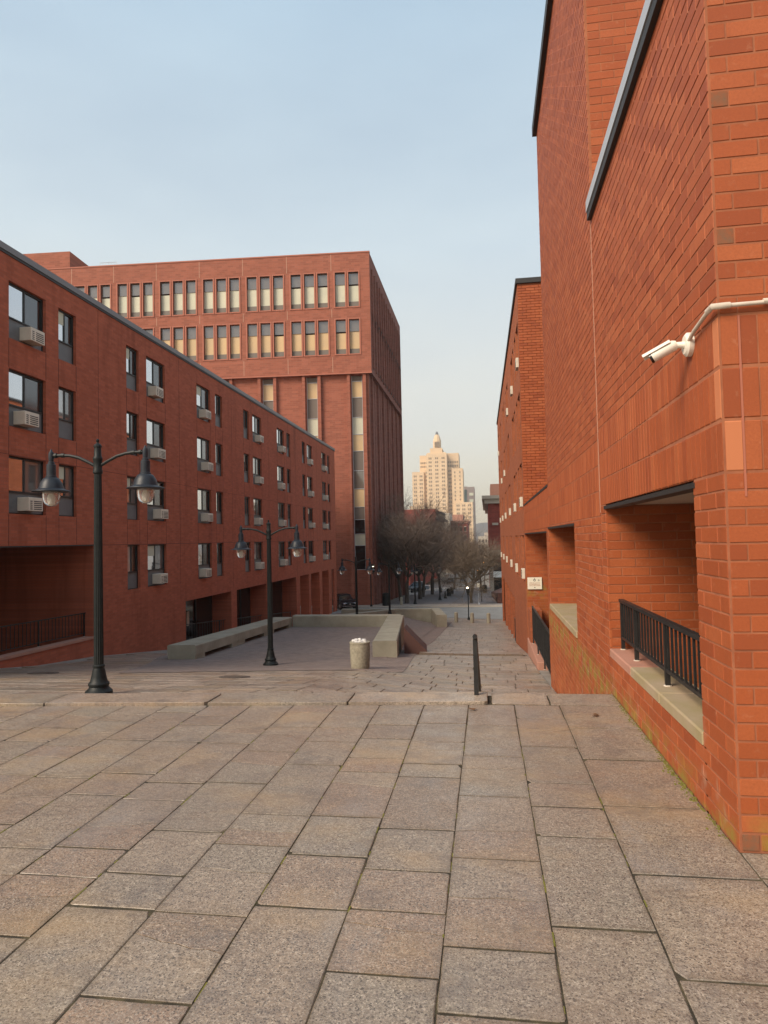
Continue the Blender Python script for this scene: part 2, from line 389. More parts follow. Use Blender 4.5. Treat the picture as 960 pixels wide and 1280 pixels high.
sheet('road', -60, 40, 57.2, 66.5, M['asphalt'], .012)
sheet('pavement', -40, 40, 66.5, 70.0, M['tan_walk'], .10)
kb = MB()
for x in range(-40, 40, 1): kb.box(x, x+1, 66.38, 66.52, gz(x, 66.5)-.1, gz(x, 66.5)+.106)
kb.build('kerb', M['stone'], kind='structure')
sheet('pedestrian_street', -10.5, 1.6, 70.0, 107, M['street_brick'], .06, nx=6)
sheet('crossing', -60, 40, 107, 113, M['tan_walk'], .05, nx=20)
sheet('far_street', -9.5, .6, 113, 420, M['asphalt'], .05, step=5, nx=4)

# ------------------------------------------------------------------ upper terrace with granite slabs
WX = 1.36; CY = 4.15           # face of the right-hand wall, and its near corner
terr = MB(); terr.prism([(-12, -8), (WX-.002, -8), (WX-.002, 7.98), (0, 7.9), (-12, 6.98)], -1.5, -.0045); terr.box(WX-.002, 6, -8, CY-.002, -1.5, -.0045)
terrace = terr.build('terrace', M['soil'], kind='structure')
fill = MB(); fill.box(-12, 6, -8, .3, -.05, -.002)
fill.build('terrace_paving', M['granite_mass'], terrace, kind='stuff')
def slab_mb(poly, z, gap=.006, near=True, tilt=(0, 0), thick=.05, seed=0, segs=4):
    rr = random.Random(seed); n = len(poly)
    cx = sum(p[0] for p in poly)/n; cy = sum(p[1] for p in poly)/n
    pts = []
    for i in range(n):
        a = poly[i]; b = poly[(i+1) % n]
        ln = math.hypot(b[0]-a[0], b[1]-a[1]); k = segs if (near and ln > .2) else 1
        nx_, ny_ = -(b[1]-a[1])/max(ln, 1e-6), (b[0]-a[0])/max(ln, 1e-6)      # inward for ccw
        tl = [0] if k == 1 else ([0, .06, .3, .52, .75, .94] if k == 4 and ln > .3 else [i_/k for i_ in range(k)])
        for q, t_ in enumerate(tl):
            j = gap + (rr.uniform(-.002, .003) if near and gap > .0019 else 0)
            x = a[0]+(b[0]-a[0])*t_ + nx_*j; y = a[1]+(b[1]-a[1])*t_ + ny_*j
            if q == 0:
                p = poly[i-1]; l2 = math.hypot(a[0]-p[0], a[1]-p[1]); x += -(a[1]-p[1])/max(l2, 1e-6)*gap; y += (a[0]-p[0])/max(l2, 1e-6)*gap
            if near and gap > .0019 and q == 0 and rr.random() < .45:
                d_ = math.hypot(x-cx, y-cy); f_ = 1-rr.choice([.004, .008, .012, .03])/d_; x, y = cx+(x-cx)*f_, cy+(y-cy)*f_
            pts.append((x, y))
    zf = (lambda x, y: z(x, y)) if callable(z) else (lambda x, y: z + tilt[0]*(x-cx) + tilt[1]*(y-cy))
    ins = .0008 if gap < .0019 else .004
    top = []
    for x, y in pts:
        d = math.hypot(x-cx, y-cy); f = max(0, (d-ins*1.3)/d); top.append((cx+(x-cx)*f, cy+(y-cy)*f))
    mb = MB()
    mb.rings([[(x, y, zf(x, y)-thick) for x, y in pts], [(x, y, zf(x, y)-(.001 if gap < .0019 else .0035)) for x, y in pts], [(x, y, zf(x, y)) for x, y in top]], caps=False)
    b = len(mb.v)-len(pts); mb.f.append(tuple(range(b, b+len(pts))))
    return mb
KF = lambda x: 7.48 + .075*x if x < 0 else 7.48       # front line of the kerb
colx = [-.24-.475*k for k in range(20, -1, -1)] + [.245, .715, WX] + [WX+.52*k for k in range(1, 6)]
fixed = {-.71: [6.7, 6.09, 5.5, 5.2, 4.27, 3.74, 3.33, 2.85, 2.45, 1.75, .95], -.24: [6.65, 5.72, 4.85, 3.92, 3.08, 2.65, 1.8, 1.0], .245: [6.93, 6.02, 5.15, 4.71, 4.25, 3.29, 2.3, 1.35], .715: [6.63, 5.72, 4.76, 3.83, 2.96, 2.05, 1.1]}
sid = 0
def add_slab(poly, near=True, dz=None, split=False):
    global sid
    sid += 1; r_ = random.Random(sid*31)
    cy_ = sum(p[1] for p in poly)/len(poly); ye = (min if split == 'lo' else max)(p[1] for p in poly); poly = [(x, y + ((.0045 if split == 'lo' else -.0045) if abs(y-ye) < 1e-4 or (split == 'hi' and y > ye-.08 and cy_ < ye-.1 and abs(y-ye) < .05) else 0)) for x, y in poly] if split else [(x, y + (.0045 if y < cy_ else -.0045)) for x, y in poly]
    mb = slab_mb(poly, r_.uniform(-.0015, .002) if dz is None else dz, (.0018 if split else r_.uniform(.002, .005)), near, (r_.uniform(-.002, .002), r_.uniform(-.0015, .0015)), seed=sid)
    return mb.build('paving_slab', M['granite'], terrace)
def jag(a, b, n, amp, r_):
    out = []
    for i in range(n+1):
        t_ = i/n; w = 0 if i in (0, n) else r_.uniform(-amp, amp)
        dx, dy = b[0]-a[0], b[1]-a[1]; l = math.hypot(dx, dy)
        out.append((a[0]+dx*t_-dy/l*w, a[1]+dy*t_+dx/l*w))
    return out
for i in range(len(colx)-1):
    x0, x1 = colx[i], colx[i+1]; xc = (x0+x1)/2
    if x1 < -9.2: continue
    top = min(KF(x0), KF(x1)) if x0 < WX-.01 else CY-.01
    r_ = random.Random(100+i)
    key = [k for k in fixed if abs(k-x0) < .02]
    if key: ys = [y for y in fixed[key[0]]]
    else:
        ys = []; y = top - r_.uniform(.25, 1.0)
        while y > .5:
            ys.append(y); y -= r_.choice([.34, .45, .55, .62, .75, .85, 1.0])
    ys = [None] + ys + [.3]
    for k in range(len(ys)-1):
        ya = ys[k+1]; a = [(x0, ya), (x1, ya)]
        if ys[k] is None:
            b = [(x1, KF(x1) if x0 < WX-.01 else top), (x0, KF(x0) if x0 < WX-.01 else top)]
        else: b = [(x1, ys[k]), (x0, ys[k])]
        h = b[0][1]-ya
        crack = h > .42 and ya < 6.6 and r_.random() < .42 and x0 < .3
        if not crack: add_slab(a+b); continue
        ym = ya + h*r_.uniform(.3, .7)
        if True:
            j = jag((x0, ym-r_.uniform(-.12, .12)), (x1, ym), 6, .012, r_)
            add_slab(a + j[::-1], True, 0, 'lo'); add_slab(j + b, True, 0, 'hi')
        else:
            xm = x0+(x1-x0)*r_.uniform(.35, .65); j = jag((xm, ya), (xm+.06, b[0][1]), 5, .02, r_)
            add_slab([a[0], j[0]] + j[1:] + [b[1]]); add_slab([a[1], b[0]] + j[::-1])
# grass tufts and moss in the joints
tuft = MB()
for k in range(760):
    r_ = random.Random(900+k)
    if k < 300:
        xj = r_.choice(colx[:-6]); y = r_.uniform(1.2, 7.3); y = y if r_.random() < .5 else r_.uniform(3, 6.5)
        if xj < -6 or xj > WX-.1: continue
        x = xj + r_.uniform(-.006, .006); ln = r_.uniform(.02, .12)
        # low soil crumbs filling the joint
        tuft.box(x-.004, x+.004, y, y+ln, -.02, r_.uniform(-.004, .001))
    else:
        y = r_.uniform(4.3, 8.0); x = WX - abs(r_.gauss(0, .025)) - .004; s = r_.uniform(.004, .013)
        if y < 4.9 and r_.random() < .5: continue
        n_ = 6
        tuft.rings([[(x+s*math.cos(2*PI*i/n_), y+1.6*s*math.sin(2*PI*i/n_), -.004) for i in range(n_)],
                    [(x+.6*s*math.cos(2*PI*i/n_+.3), y+1.0*s*math.sin(2*PI*i/n_+.3), s*.35) for i in range(n_)]])
tag(tuft.build('moss', M['moss'], kind='stuff'), 'yellow green moss and crumbs of earth along the foot of the right hand brick wall', 'moss')

# fallen leaves
for k, (x, y, lab) in enumerate(((-.19, 7.22, 'dry brown leaf on the paving just below the gap in the kerb'), (1.02, 7.05, 'dry brown leaf on the paving near the brick wall under the sill'))):
    m_ = MB(); r_ = random.Random(k); n_ = 9
    P = [(.035*math.cos(2*PI*i/n_)*(1+.5*(i % 2)), .024*math.sin(2*PI*i/n_)*(1+.5*(i % 2)), .004+.016*abs(math.cos(2*PI*i/n_))) for i in range(n_)]
    m_.rings([[(a, b, c) for a, b, c in P], [(a, b, c+.002) for a, b, c in P]])
    lf = m_.build('fallen_leaf', mat('dry_leaf', (.12, .06, .025), .8)); lf.location = (x, y, .002); lf.rotation_euler = (0, 0, k*1.3); tag(lf, lab, 'leaf', 'dry leaves on the terrace paving')
# kerb of the terrace
kerb = MB().prism([(-12, 6.6), (-.03, 7.5), (-.03, 7.9), (-12, 6.97)], -.4, -.02); kerb = kerb.build('kerb', M['soil'], kind='structure')
kx = [-.03, -1.55, -3.12, -5.0, -6.9, -8.8, -10.7]
for k in range(len(kx)-1):
    x1, x0 = kx[k]-.006, kx[k+1]+.006
    y0a, y0b = KF(x0), KF(x1); d = .47; h = .034 + random.uniform(-.004, .004); r_ = random.Random(k)
    P = [(x0, y0a), (x1-.03, y0b), (x1, y0b+.03), (x1, y0b+d), (x0, y0a+d)] if k == 0 else [(x0, y0a), (x1, y0b), (x1, y0b+d), (x0, y0a+d)]
    mb = slab_mb(P, h, .002, True, thick=.6, seed=k, segs=9); mb.build('kerb_stone', M['kerb'], kerb)
# step stones and stairs on the right, down to the walkway
stairs = MB().box(.02, WX-.004, 8.0, 11.2, -1.5, -1.12).build('stairs', M['ground'], kind='structure')
for a, b in ((.005, .62), (.63, WX-.004)):
    slab_mb([(a, 7.49), (b, 7.49), (b, 8.02), (a, 8.02)], .004, .003, True, thick=.16, seed=int(b*100)).build('step_stone', M['kerb'], stairs)
for k in range(1, 8):
    y0 = 8.02 + (k-1)*.40; z = -.155*k
    for a, b in ((.005, .75), (.76, WX-.004)):
        slab_mb([(a, y0-.03), (b, y0-.03), (b, y0+.43), (a, y0+.43)], z, .003, True, thick=.17, seed=k).build('step_stone', M['kerb'], stairs)
ck = MB().prism([(-.25, 7.5), (-.03, 7.5), (-.03, 11), (-.25, 11)], -1.6, -.9)
ck.build('stair_cheek', M['concrete'], stairs)

# ------------------------------------------------------------------ lower paving
BP1 = [(-8.7, 15.1), (-4.27, 16.9), (-2.2, 17.2), (-2.5, 22.8), (-2.75, 30), (-2.85, 54.0), (-11.0, 54.0), (-11.0, 21.7)]
def inside(p, P):
    c = False; n = len(P)
    for i in range(n):
        a, b = P[i], P[i-1]
        if (a[1] > p[1]) != (b[1] > p[1]) and p[0] < (b[0]-a[0])*(p[1]-a[1])/(b[1]-a[1])+a[0]: c = not c
    return c
low = MB().box(-.2, -.1, 12, 12.1, -1.6, -1.5).build('walkway', M['soil'], kind='structure')
cand = []
def low_rows(y0, y1, xl, xr, rh, seed):
    r_ = random.Random(seed); y = y0
    while y < y1:
        h = rh*r_.uniform(.85, 1.15); y2 = min(y+h, y1); x = xl + r_.uniform(-.8, 0)
        while x < xr:
            w = r_.choice([.55, .75, .95, 1.2]); a, b = max(x, xl), min(x+w, xr); x += w
            if b-a < .06: continue
            P = [(a, y+.012), (b, y+.012), (b, y2-.012), (a, y2-.012)]
            if all(inside(q, BP1) for q in P): continue
            if a < .05 < b and y < 11.1: continue
            if a >= 0 and y2 < 11.3: continue
            if a < -13.3 and y2 > 17: continue
            cand.append(P)
        y = y2
low_rows(8.35, 23.9, -14.5, 1.33, .62, 1)
low_rows(24.25, 54.2, -2.9, 1.30, .8, 2)
low_rows(54.2, 57.2, -9, 3, 1.0, 3)
def pix(P):
    cx = sum(p[0] for p in P)/4; cy = sum(p[1] for p in P)/4
    A = abs(P[1][0]-P[0][0])*abs(P[2][1]-P[1][1]); return A/cy**3*(1.8-gz(cx, cy))
def inview(P):
    cx = sum(p[0] for p in P)/4; cy = sum(p[1] for p in P)/4
    a = math.atan2(cx, cy) - yaw
    return -.55 < a < .5 and 1.8-gz(cx, cy) < cy*.232
cand.sort(key=lambda P: -(pix(P) if inview(P) else 0))
zl = lambda x, y: gz(x, y) + .004
mass = MB()
for k, P in enumerate(cand):
    mb = slab_mb(P, zl, .007, False, thick=.05)
    if k < 295: mb.build('paving_slab', M['granite_low'], low)
    else:
        b = len(mass.v); mass.v += mb.v; mass.f += [tuple(b+i for i in f) for f in mb.f]
mass.build('paving_slab', M['granite_low_mass'], low, kind='stuff')
# raised joint strip across the walkway
st = MB()
for k in range(6):
    x0, x1 = -2.45+k*.6, -2.45+(k+1)*.6-.015
    st.v += []; z = gz((x0+x1)/2, 24.05)
    st.box(x0, x1, 23.93, 24.22, z-.1, z+.075)
st.build('step_strip', M['kerb'], low)

def poly_sheet(name, P, m, zf, step=.5, lift=.014):
    """paving that fills a polygon, cut into strips that follow the ground"""
    ys = sorted(set([p[1] for p in P] + list(np.arange(math.ceil(min(p[1] for p in P)), max(p[1] for p in P), step))))
    mb = MB(); n = len(P)
    def span(y, e):
        xs = []
        for i in range(n):
            a, b = P[i], P[(i+1) % n]
            if (a[1]-y-e)*(b[1]-y-e) < 0:
                t_ = (y-a[1])/(b[1]-a[1]); xs.append(a[0]+(b[0]-a[0])*min(1, max(0, t_)))
        return (min(xs), max(xs)) if len(xs) >= 2 else None
    for y0, y1 in zip(ys[:-1], ys[1:]):
        s0, s1 = span(y0, 1e-5), span(y1, -1e-5)
        if not s0 or not s1: continue
        k = 12
        for i in range(k):
            xa, xb = s0[0]+(s0[1]-s0[0])*i/k, s0[0]+(s0[1]-s0[0])*(i+1)/k
            xc, xd = s1[0]+(s1[1]-s1[0])*i/k, s1[0]+(s1[1]-s1[0])*(i+1)/k
            q = [(xa, y0), (xb, y0), (xd, y1), (xc, y1)]
            mb.face([(x, y, zf(x, y)+lift) for x, y in q])
    return mb.build(name, m, kind='structure')
poly_sheet('brick_plaza', BP1, M['pavers'], gz)
zc = lambda x, y: -1.955 - .046*(y-21)
court = MB(); cp = [(-10.3, 21.2), (-3.2, 21.2), (-4.2, 33.4), (-10.6, 33.4)]
court.rings([[(x, y, -5) for x, y in cp], [(x, y, zc(x, y)+.02) for x, y in cp]])
court.build('court_paving', M['pavers'], kind='structure')
zc2 = lambda y: -3.28 - .042*(y-34)
def zlow(x, y):
    f = min(1, max(0, (-4.6-x)/3.0)); return gz(x, y)*(1-f) + max(gz(x, y), zc2(y))*f
sheet('lower_court_paving', -12.2, -3.6, 33.9, 54.4, M['pavers'], .03, zf=zlow, nx=14)
for x, y, lab in ((-10.5, 14.9, 'round iron manhole cover in the tan paving left of the tall near street lamp'), (-5.5, 14.25, 'round iron manhole cover in the paving in front of the brick plaza and second lamp')):
    mh = thing('manhole_cover', lab, 'manhole cover', (x, y, gz(x, y)+.012), group='iron manhole covers in the lower paving')
    mh.rotation_euler = (-math.atan(.125), 0, 0)
    MB().lathe([(.34, -.03), (.34, .004), (.31, .008), (.30, .003)], 24).build('rim', M['manhole'], mh)
    g = MB().lathe([(.295, -.03), (.295, .006)], 24)
    for i in range(-4, 5): g.box(-.25+abs(i)*.03, .25-abs(i)*.03, i*.055-.012, i*.055+.012, .005, .012)
    g.build('cover', M['manhole'], mh)

# ------------------------------------------------------------------ concrete seat walls
def beam(name, a, b, w, za, zb, h, label=None, cat='low wall', gap=True, low=1.5, parent=None):
    """board-marked concrete wall from a to b (centre line), base heights za, zb"""
    a = Vector((a[0], a[1], 0)); b = Vector((b[0], b[1], 0)); d = (b-a); ln = d.length; d.normalize(); n = Vector((-d.y, d.x, 0))*w/2
    c = .03; root = thing(name, label, cat, (a.x, a.y, za))
    def ring(p, z0, z1): return [Vector((0,0,z0))+p+n, Vector((0,0,z0))+p-n, Vector((0,0,z1-c))+p-n, Vector((0,0,z1))+p-n*(1-2*c/w), Vector((0,0,z1))+p+n*(1-2*c/w), Vector((0,0,z1-c))+p+n]
    L0 = Vector((a.x, a.y, za)); segs = max(1, int(ln/4.0)) if gap else 1
    top = MB(); base = MB()
    for k in range(segs):
        t0, t1 = ln*k/segs + .01, ln*(k+1)/segs - .01
        z0, z1 = za+(zb-za)*t0/ln, za+(zb-za)*t1/ln
        m_ = MB(); e = min(.9, (t1-t0)*.2)
        lo = .17 if gap else -low
        m_.rings([[p-L0 for p in ring(a+d*t0, z0+lo, z0+h)], [p-L0 for p in ring(a+d*t1, z1+lo, z1+h)]])
        m_.build('wall_segment', M['concrete'], root)
        if gap:
            for s0, s1 in ((t0, t0+e), (t1-e*.8, t1)):
                q = MB(); n2 = n*.97
                za_, zb_ = za+(zb-za)*s0/ln, za+(zb-za)*s1/ln
                q.rings([[p-L0 for p in (a+d*s0+n2+Vector((0,0,za_-low)), a+d*s0-n2+Vector((0,0,za_-low)), a+d*s0-n2+Vector((0,0,za_+.172)), a+d*s0+n2+Vector((0,0,za_+.172)))],
                         [p-L0 for p in (a+d*s1+n2+Vector((0,0,zb_-low)), a+d*s1-n2+Vector((0,0,zb_-low)), a+d*s1-n2+Vector((0,0,zb_+.172)), a+d*s1+n2+Vector((0,0,zb_+.172)))]])
                q.build('wall_foot', M['concrete'], root)
    return root
beam('seat_wall', (-9.78, 20.75), (-10.25, 33.3), .95, -1.95, -2.5, .50, 'long concrete seat wall with dark slots under it, along the left of the brick court')
beam('seat_wall', (-9.75, 33.55), (-4.3, 33.55), .6, -2.52, -2.52, .58, 'concrete wall across the far end of the brick court', gap=False, low=1.6)
beam('seat_wall', (-3.33, 21.75), (-4.5, 33.2), .79, -2.04, -2.5, .575, 'broad concrete pier wall running away from viewer on the right of the brick court', gap=False, low=1.6)
beam('seat_wall', (-11.6, 53.6), (-4.1, 53.6), .6, -4.12, -4.12, .42, 'distant low concrete wall closing the lower brick court by the road', gap=False)
beam('seat_wall', (-3.2, 47.2), (-4.1, 53.2), .7, -4.0, -4.12, .50, 'short concrete pier wall beside the walkway near the bollards', gap=False)
beam('seat_wall', (-11.9, 46.5), (-7.2, 53.9), .5, -3.95, -4.12, .40, 'diagonal concrete wall on the left of the lower brick court', gap=False)
wg = MB(); T = [(-3.0, 24.2, -1.37), (-3.0, 24.2, -2.7), (-2.2, 24.2, -2.7), (-2.2, 24.2, -2.18)]
wg.rings([[(x, y, z) for x, y, z in T], [(x-.25, y+2.8, z-.22) for x, y, z in T]])
tag(wg.build('wing_wall', mat('shaded_wing_brick', (.11, .05, .04), .9)), 'small triangular brick wing wall coloured dark for its shade beside the concrete pier', 'wing wall')  # brick colour darkened to carry the shade on this wall

# ------------------------------------------------------------------ brick laying
def sub(rect, holes):
    out = [rect]
    for h in holes:
        nx = []
        for a, b, c, d in out:
            if h[1] <= a or h[0] >= b or h[3] <= c or h[2] >= d: nx.append((a, b, c, d)); continue
            if h[0] > a: nx.append((a, h[0], c, d))
            if h[1] < b: nx.append((h[1], b, c, d))
            u0, u1 = max(a, h[0]), min(b, h[1])
            if h[2] > c: nx.append((u0, u1, c, h[2]))
            if h[3] < d: nx.append((u0, u1, h[3], d))
        out = nx
    return [r for r in out if r[1]-r[0] > .025 and r[3]-r[2] > .03]
def lay(u0, u1, z0, z1, holes=(), soldier=None, off=0.0, bl=.305, ch=.1016):
    """running bond from z0 to z1 with optional soldier band (za, zb, rows); returns rects"""
    out = []; zb0 = soldier[0] if soldier else 1e9; g = .005
    def run(za, zb):
        n = max(1, round((zb-za)/ch)); h = (zb-za)/n
        for k in range(n):
            a = za+k*h; kk = int(round(a/ch)); s = u0 + off - (bl/2 if kk % 2 else 0) - (bl if off > 0 else 0)
            while s < u1:
                r = (max(s, u0)+g, min(s+bl, u1)-g, a+g, a+h-g); s += bl
                if r[1]-r[0] > .02: out.extend(sub(r, holes))
    if soldier:
        za, zb, rows = soldier
        if za > z0: run(z0, za)
        h = (zb-za)/rows
        for k in range(rows):
            s = u0
            while s < u1:
                w = ch
                r = (s+g, min(s+w, u1)-g, za+k*h+g, za+(k+1)*h-g); s += w
                if r[1]-r[0] > .02: out.extend(sub(r, holes))
        if z1 > zb: run(zb, z1)
    else: run(z0, z1)
    return out
def unit_brick(m):
    """front at x=0 facing -X, body to +X; unit length along Y and Z, arrised front edges"""
    mb = MB(); i = .045; j = .10
    mb.rings([[(1, -.5, -.5), (1, .5, -.5), (1, .5, .5), (1, -.5, .5)], [(.25, -.5, -.5), (.25, .5, -.5), (.25, .5, .5), (.25, -.5, .5)], [(0, -.5+.012, -.5+.035), (0, .5-.012, -.5+.035), (0, .5-.012, .5-.035), (0, -.5+.012, .5-.035)]], caps=False)
    b = len(mb.v)-4; mb.f.append((b+3, b+2, b+1, b)); mb.f = [tuple(reversed(f)) for f in mb.f]
    return mb.mesh('brick', m)
UB = {k: unit_brick(M[k]) for k in ('brick', 'brick_dark', 'brick_pale')}
campos = np.array([0, 0, 1.8])
def add_bricks(rects, face, parent, budget, special=None):
    """face(u, z, d) -> (point, 'X' or 'Y'): lay bricks; biggest-looking ones as objects, the rest as one mass"""
    items = []
    for a, b, c, d in rects:
        p, ax = face((a+b)/2, (c+d)/2); v = np.array(p)-campos; dist = np.linalg.norm(v)
        cosn = abs(v[0] if ax == 'X' else v[1])/dist
        q = np.array([v @ np.array(rt2), v @ np.array(up2), v @ np.array(fw)])
        vis = q[2] > .3 and abs(q[0]/q[2]) < .58 and abs(q[1]/q[2]) < .77
        items.append(((b-a)*(d-c)*cosn/dist**2*(1 if vis else 0), a, b, c, d, p, ax))
    items.sort(key=lambda t_: -t_[0])
    mv, mf = [], []; n = 0
    for s, a, b, c, d, p, ax in items:
        pr = random.uniform(-.0013, .0013)
        if n < budget and s > 0:
            k = 'brick'
            if special: k = special(a, b, c, d, ax) or 'brick'
            o = bpy.data.objects.new('brick', UB[k]); C.objects.link(o); o.parent = parent
            if ax == 'X': o.location = (p[0]+pr, p[1], p[2]); o.scale = (.03, b-a, d-c)
            else: o.location = (p[0], p[1]+pr, p[2]); o.rotation_euler = (0, 0, PI/2); o.scale = (.03, b-a, d-c)
            n += 1
        else:
            B = len(mv); i = .004
            F = [(.03, a-b, 0)]
            L_, H_ = (b-a)/2, (d-c)/2
            for dx, k in ((.03, 0), (.007, 0), (0, i)):
                for sy, sz in ((-1, -1), (1, -1), (1, 1), (-1, 1)):
                    yy, zz = sy*(L_-k), sz*(H_-k)
                    if ax == 'X': mv.append((p[0]+pr+dx, p[1]+yy, p[2]+zz))
                    else: mv.append((p[0]+yy, p[1]+pr+dx, p[2]+zz))
            fl = []
            for r in (0, 1):
                for q in range(4):
                    w = (q+1) % 4; fl.append((B+r*4+q, B+(r+1)*4+q, B+(r+1)*4+w, B+r*4+w))
            fl.append((B+11, B+10, B+9, B+8))
            if ax == 'Y': fl = [tuple(reversed(f)) for f in fl]
            mf += fl
    return n, mv, mf

# ------------------------------------------------------------------ right-hand brick building (near)
RB = thing('brick_building', 'tall orange brick building close on the right with open porches along its base', 'building', (WX, CY, 0))
o0 = Vector((WX, CY, 0))
def P_(mb, name, m, smooth=False, kind=None):       # part given in world coordinates
    mb.v = [(x-o0.x, y-o0.y, z-o0.z) for x, y, z in mb.v]
    return mb.build(name, m, RB, smooth, kind)
CO = .004                                            # mortar face lies this far behind the brick faces
X0 = WX + CO
LINT = 2.12; SILL = .50
O1 = (4.74, 8.12, SILL, LINT); O2 = (10.98, 15.50, .26, 1.98); O3 = (16.0, 24.85, -9, 1.90)
YT0, YT1 = 8.42, 15.35                               # tall block
ZL, ZT, ZN = 5.72, 10.95, 2.90                       # parapets: low block, tall block, notch
core = MB()
DP = 2.6                                             # porch depth
XB = WX + DP
# low block, above porches
core.box(X0, 9, CY+CO, YT0+CO-.001, LINT+.05, ZL-.02)
core.box(X0, 9, YT0+CO, YT1-CO, LINT+.05, ZT-.02)
core.box(X0, 9, YT1-CO, 25.0, LINT-.14, ZN-.02)
core.box(X0, 9, 10.98, YT1-CO, 2.0, LINT+.05)        # lower lintel beyond first porch
# pillars (each a cross wall)
core.box(X0, 9, CY+CO, 4.74-CO, -1.6, LINT+.05)
core.box(X0, 9, 8.12+CO, 10.98-CO, -3, LINT+.05)
core.box(X0, 4.4, 15.50+CO, 16.0-CO, -3, 2.05)
core.box(X0, 9, 24.85+CO, 25.4, -4.5, LINT+.05)
# porch back walls and sill walls
core.box(XB+CO, 9, 4.7, 8.2, -1.6, LINT+.05); core.box(XB+CO, 9, 10.9, 25.0, -4, LINT+.05)
core.box(X0, WX+.34, 4.70, 8.15, -1.6, SILL-.085)
core.box(X0, WX+.55, 10.95, 15.55, -3, .26-.06)
P_(core, 'wall', M['mortar'])
for q_ in ((WX+.3, XB+.1, 4.7, 8.15, -.3, .02), (WX+.5, XB+.1, 10.9, 15.6, -1.5, -1.2), (WX+.02, XB+.1, 15.9, 24.9, -4, -2.32)): P_(MB().box(*q_), 'porch_floor', M['ground'])
for y0, y1, z in ((4.70, 8.16, LINT), (10.95, 15.52, 1.98), (15.97, 24.87, 1.90)):
    P_(MB().box(WX+.12, XB+.1, y0+.02, y1-.02, z+.012, z+.06), 'soffit', M['soffit'])
    P_(MB().box(WX-.010, WX+.125, y0, y1, z-.028, z+.008), 'lintel', M['coping_dark'])
# cap stones
for k in range(3):
    a = 4.74+(8.12-4.74)*k/3; b = 4.74+(8.12-4.74)*(k+1)/3
    c_ = MB().bbox(WX-.006, WX+.37, a+.003, b-.003, SILL-.085, SILL, .012); P_(c_, 'cap_stone', M['pink_sill'] if k == 2 else M['cap_stone'])
for k in range(4):
    a = 10.98+4.52*k/4; b = a+4.52/4
    c_ = MB().bbox(WX-.02, WX+.58, a+.003, b-.003, .20, .30, .012); P_(c_, 'cap_stone', M['cap_stone'])
# brick faces
sideX = lambda u, z: ((WX, u, z), 'X')
holes = [(O1[0], O1[1], SILL-.085, O1[3]), (O2[0], O2[1], .20, O2[3]), O3]
SB = (2.14, 3.06, 3)
r1 = lay(CY+.0, YT0, -.0, ZL-.1, holes=[(O1[0], O1[1], SILL-.085, O1[3])], soldier=SB)
r1 += lay(8.12, 10.98, -1.6, 0, off=.0)
r1 += lay(YT0+.0005, YT1, 0, ZT, holes=holes, soldier=(2.02, 2.94, 3))
r1 += lay(10.98, 16.0, -3.0, 0, holes=[O3])
r1 += lay(YT1, 25.3, 0, ZN-.02, holes=holes + [(CY, YT1, 0, 20)], soldier=(1.98, 2.9, 3))
r1 += lay(24.85, 25.3, -3.4, 0)
frontY = lambda u, z: ((u, CY, z), 'Y')
r2 = lay(WX+.012, 3.2, .0, ZL-.1, soldier=SB, off=.1)
tallY = lambda u, z: ((u, YT0, z), 'Y')
r3 = lay(WX+.03, 4.6, ZL, ZT)
def spec_front(a, b, c, d, ax):
    h = hash((round(a, 2), round(c, 2))) % 1000
    if d-c > .2 and a < 1.40 and int(c*100) % 2 == 0: return 'brick_pale'
    if b < 1.53 and h < 190 and d-c < .2: return 'brick_dark'
def spec_side(a, b, c, d, ax):
    h = hash((round(a, 2), round(c, 2))) % 1000
    return 'brick_pale' if (d-c > .2 and a < 4.2 and h < 400) else None
bud = 300; MV, MF = [], []
def use(rects, face, budget, special=None):
    n, v, f = add_bricks(rects, face, RBK, budget, special)
    b = len(MV); MV.extend(v); MF.extend([tuple(b+i for i in q) for q in f]); return n
RBK = bpy.data.objects.new('brickwork_anchor', None)
# bricks live under the building directly; anchor only shifts them into its space
class _Shift:
    pass
def shift_rects(face):
    return lambda u, z: (tuple(np.array(face(u, z)[0])), face(u, z)[1])
def lay_on(rects, face, budget, special=None):
    n0 = len(bpy.data.objects)
    n, v, f = add_bricks(rects, face, RB, budget, special)
    b = len(MV); MV.extend(v); MF.extend([tuple(b+i for i in q) for q in f])
    return n
before = set(o.name for o in RB.children)
n1 = lay_on(r2, frontY, 110, spec_front)
n2 = lay_on(r1, sideX, 189, spec_side)
lay_on(r3, tallY, 0)
# inner faces of the porches: far jambs that look back at the viewer
far1 = lambda u, z: ((u, 8.12, z), 'Y'); far2 = lambda u, z: ((u, 15.50, z), 'Y'); far3 = lambda u, z: ((u, 24.85, z), 'Y')
lay_on(lay(WX+.012, XB, .02, LINT), far1, 0); lay_on(lay(WX+.012, XB, -1.2, 1.97), far2, 0); lay_on(lay(WX+.012, XB, -2.4, 1.89), far3, 0)
backX = lambda u, z: ((XB, u, z), 'X')
lay_on(lay(4.74, 8.12, .02, LINT), backX, 0); lay_on(lay(10.98, 15.5, -1.2, 1.97), backX, 0); lay_on(lay(16.0, 24.85, -2.4, 1.89), backX, 0)
for o in RB.children:
    if o.name not in before: o.location = Vector(o.location) - o0
mb = MB(); mb.v = MV; mb.f = MF
P_(mb, 'brick', M['brick_mass'], kind='stuff')
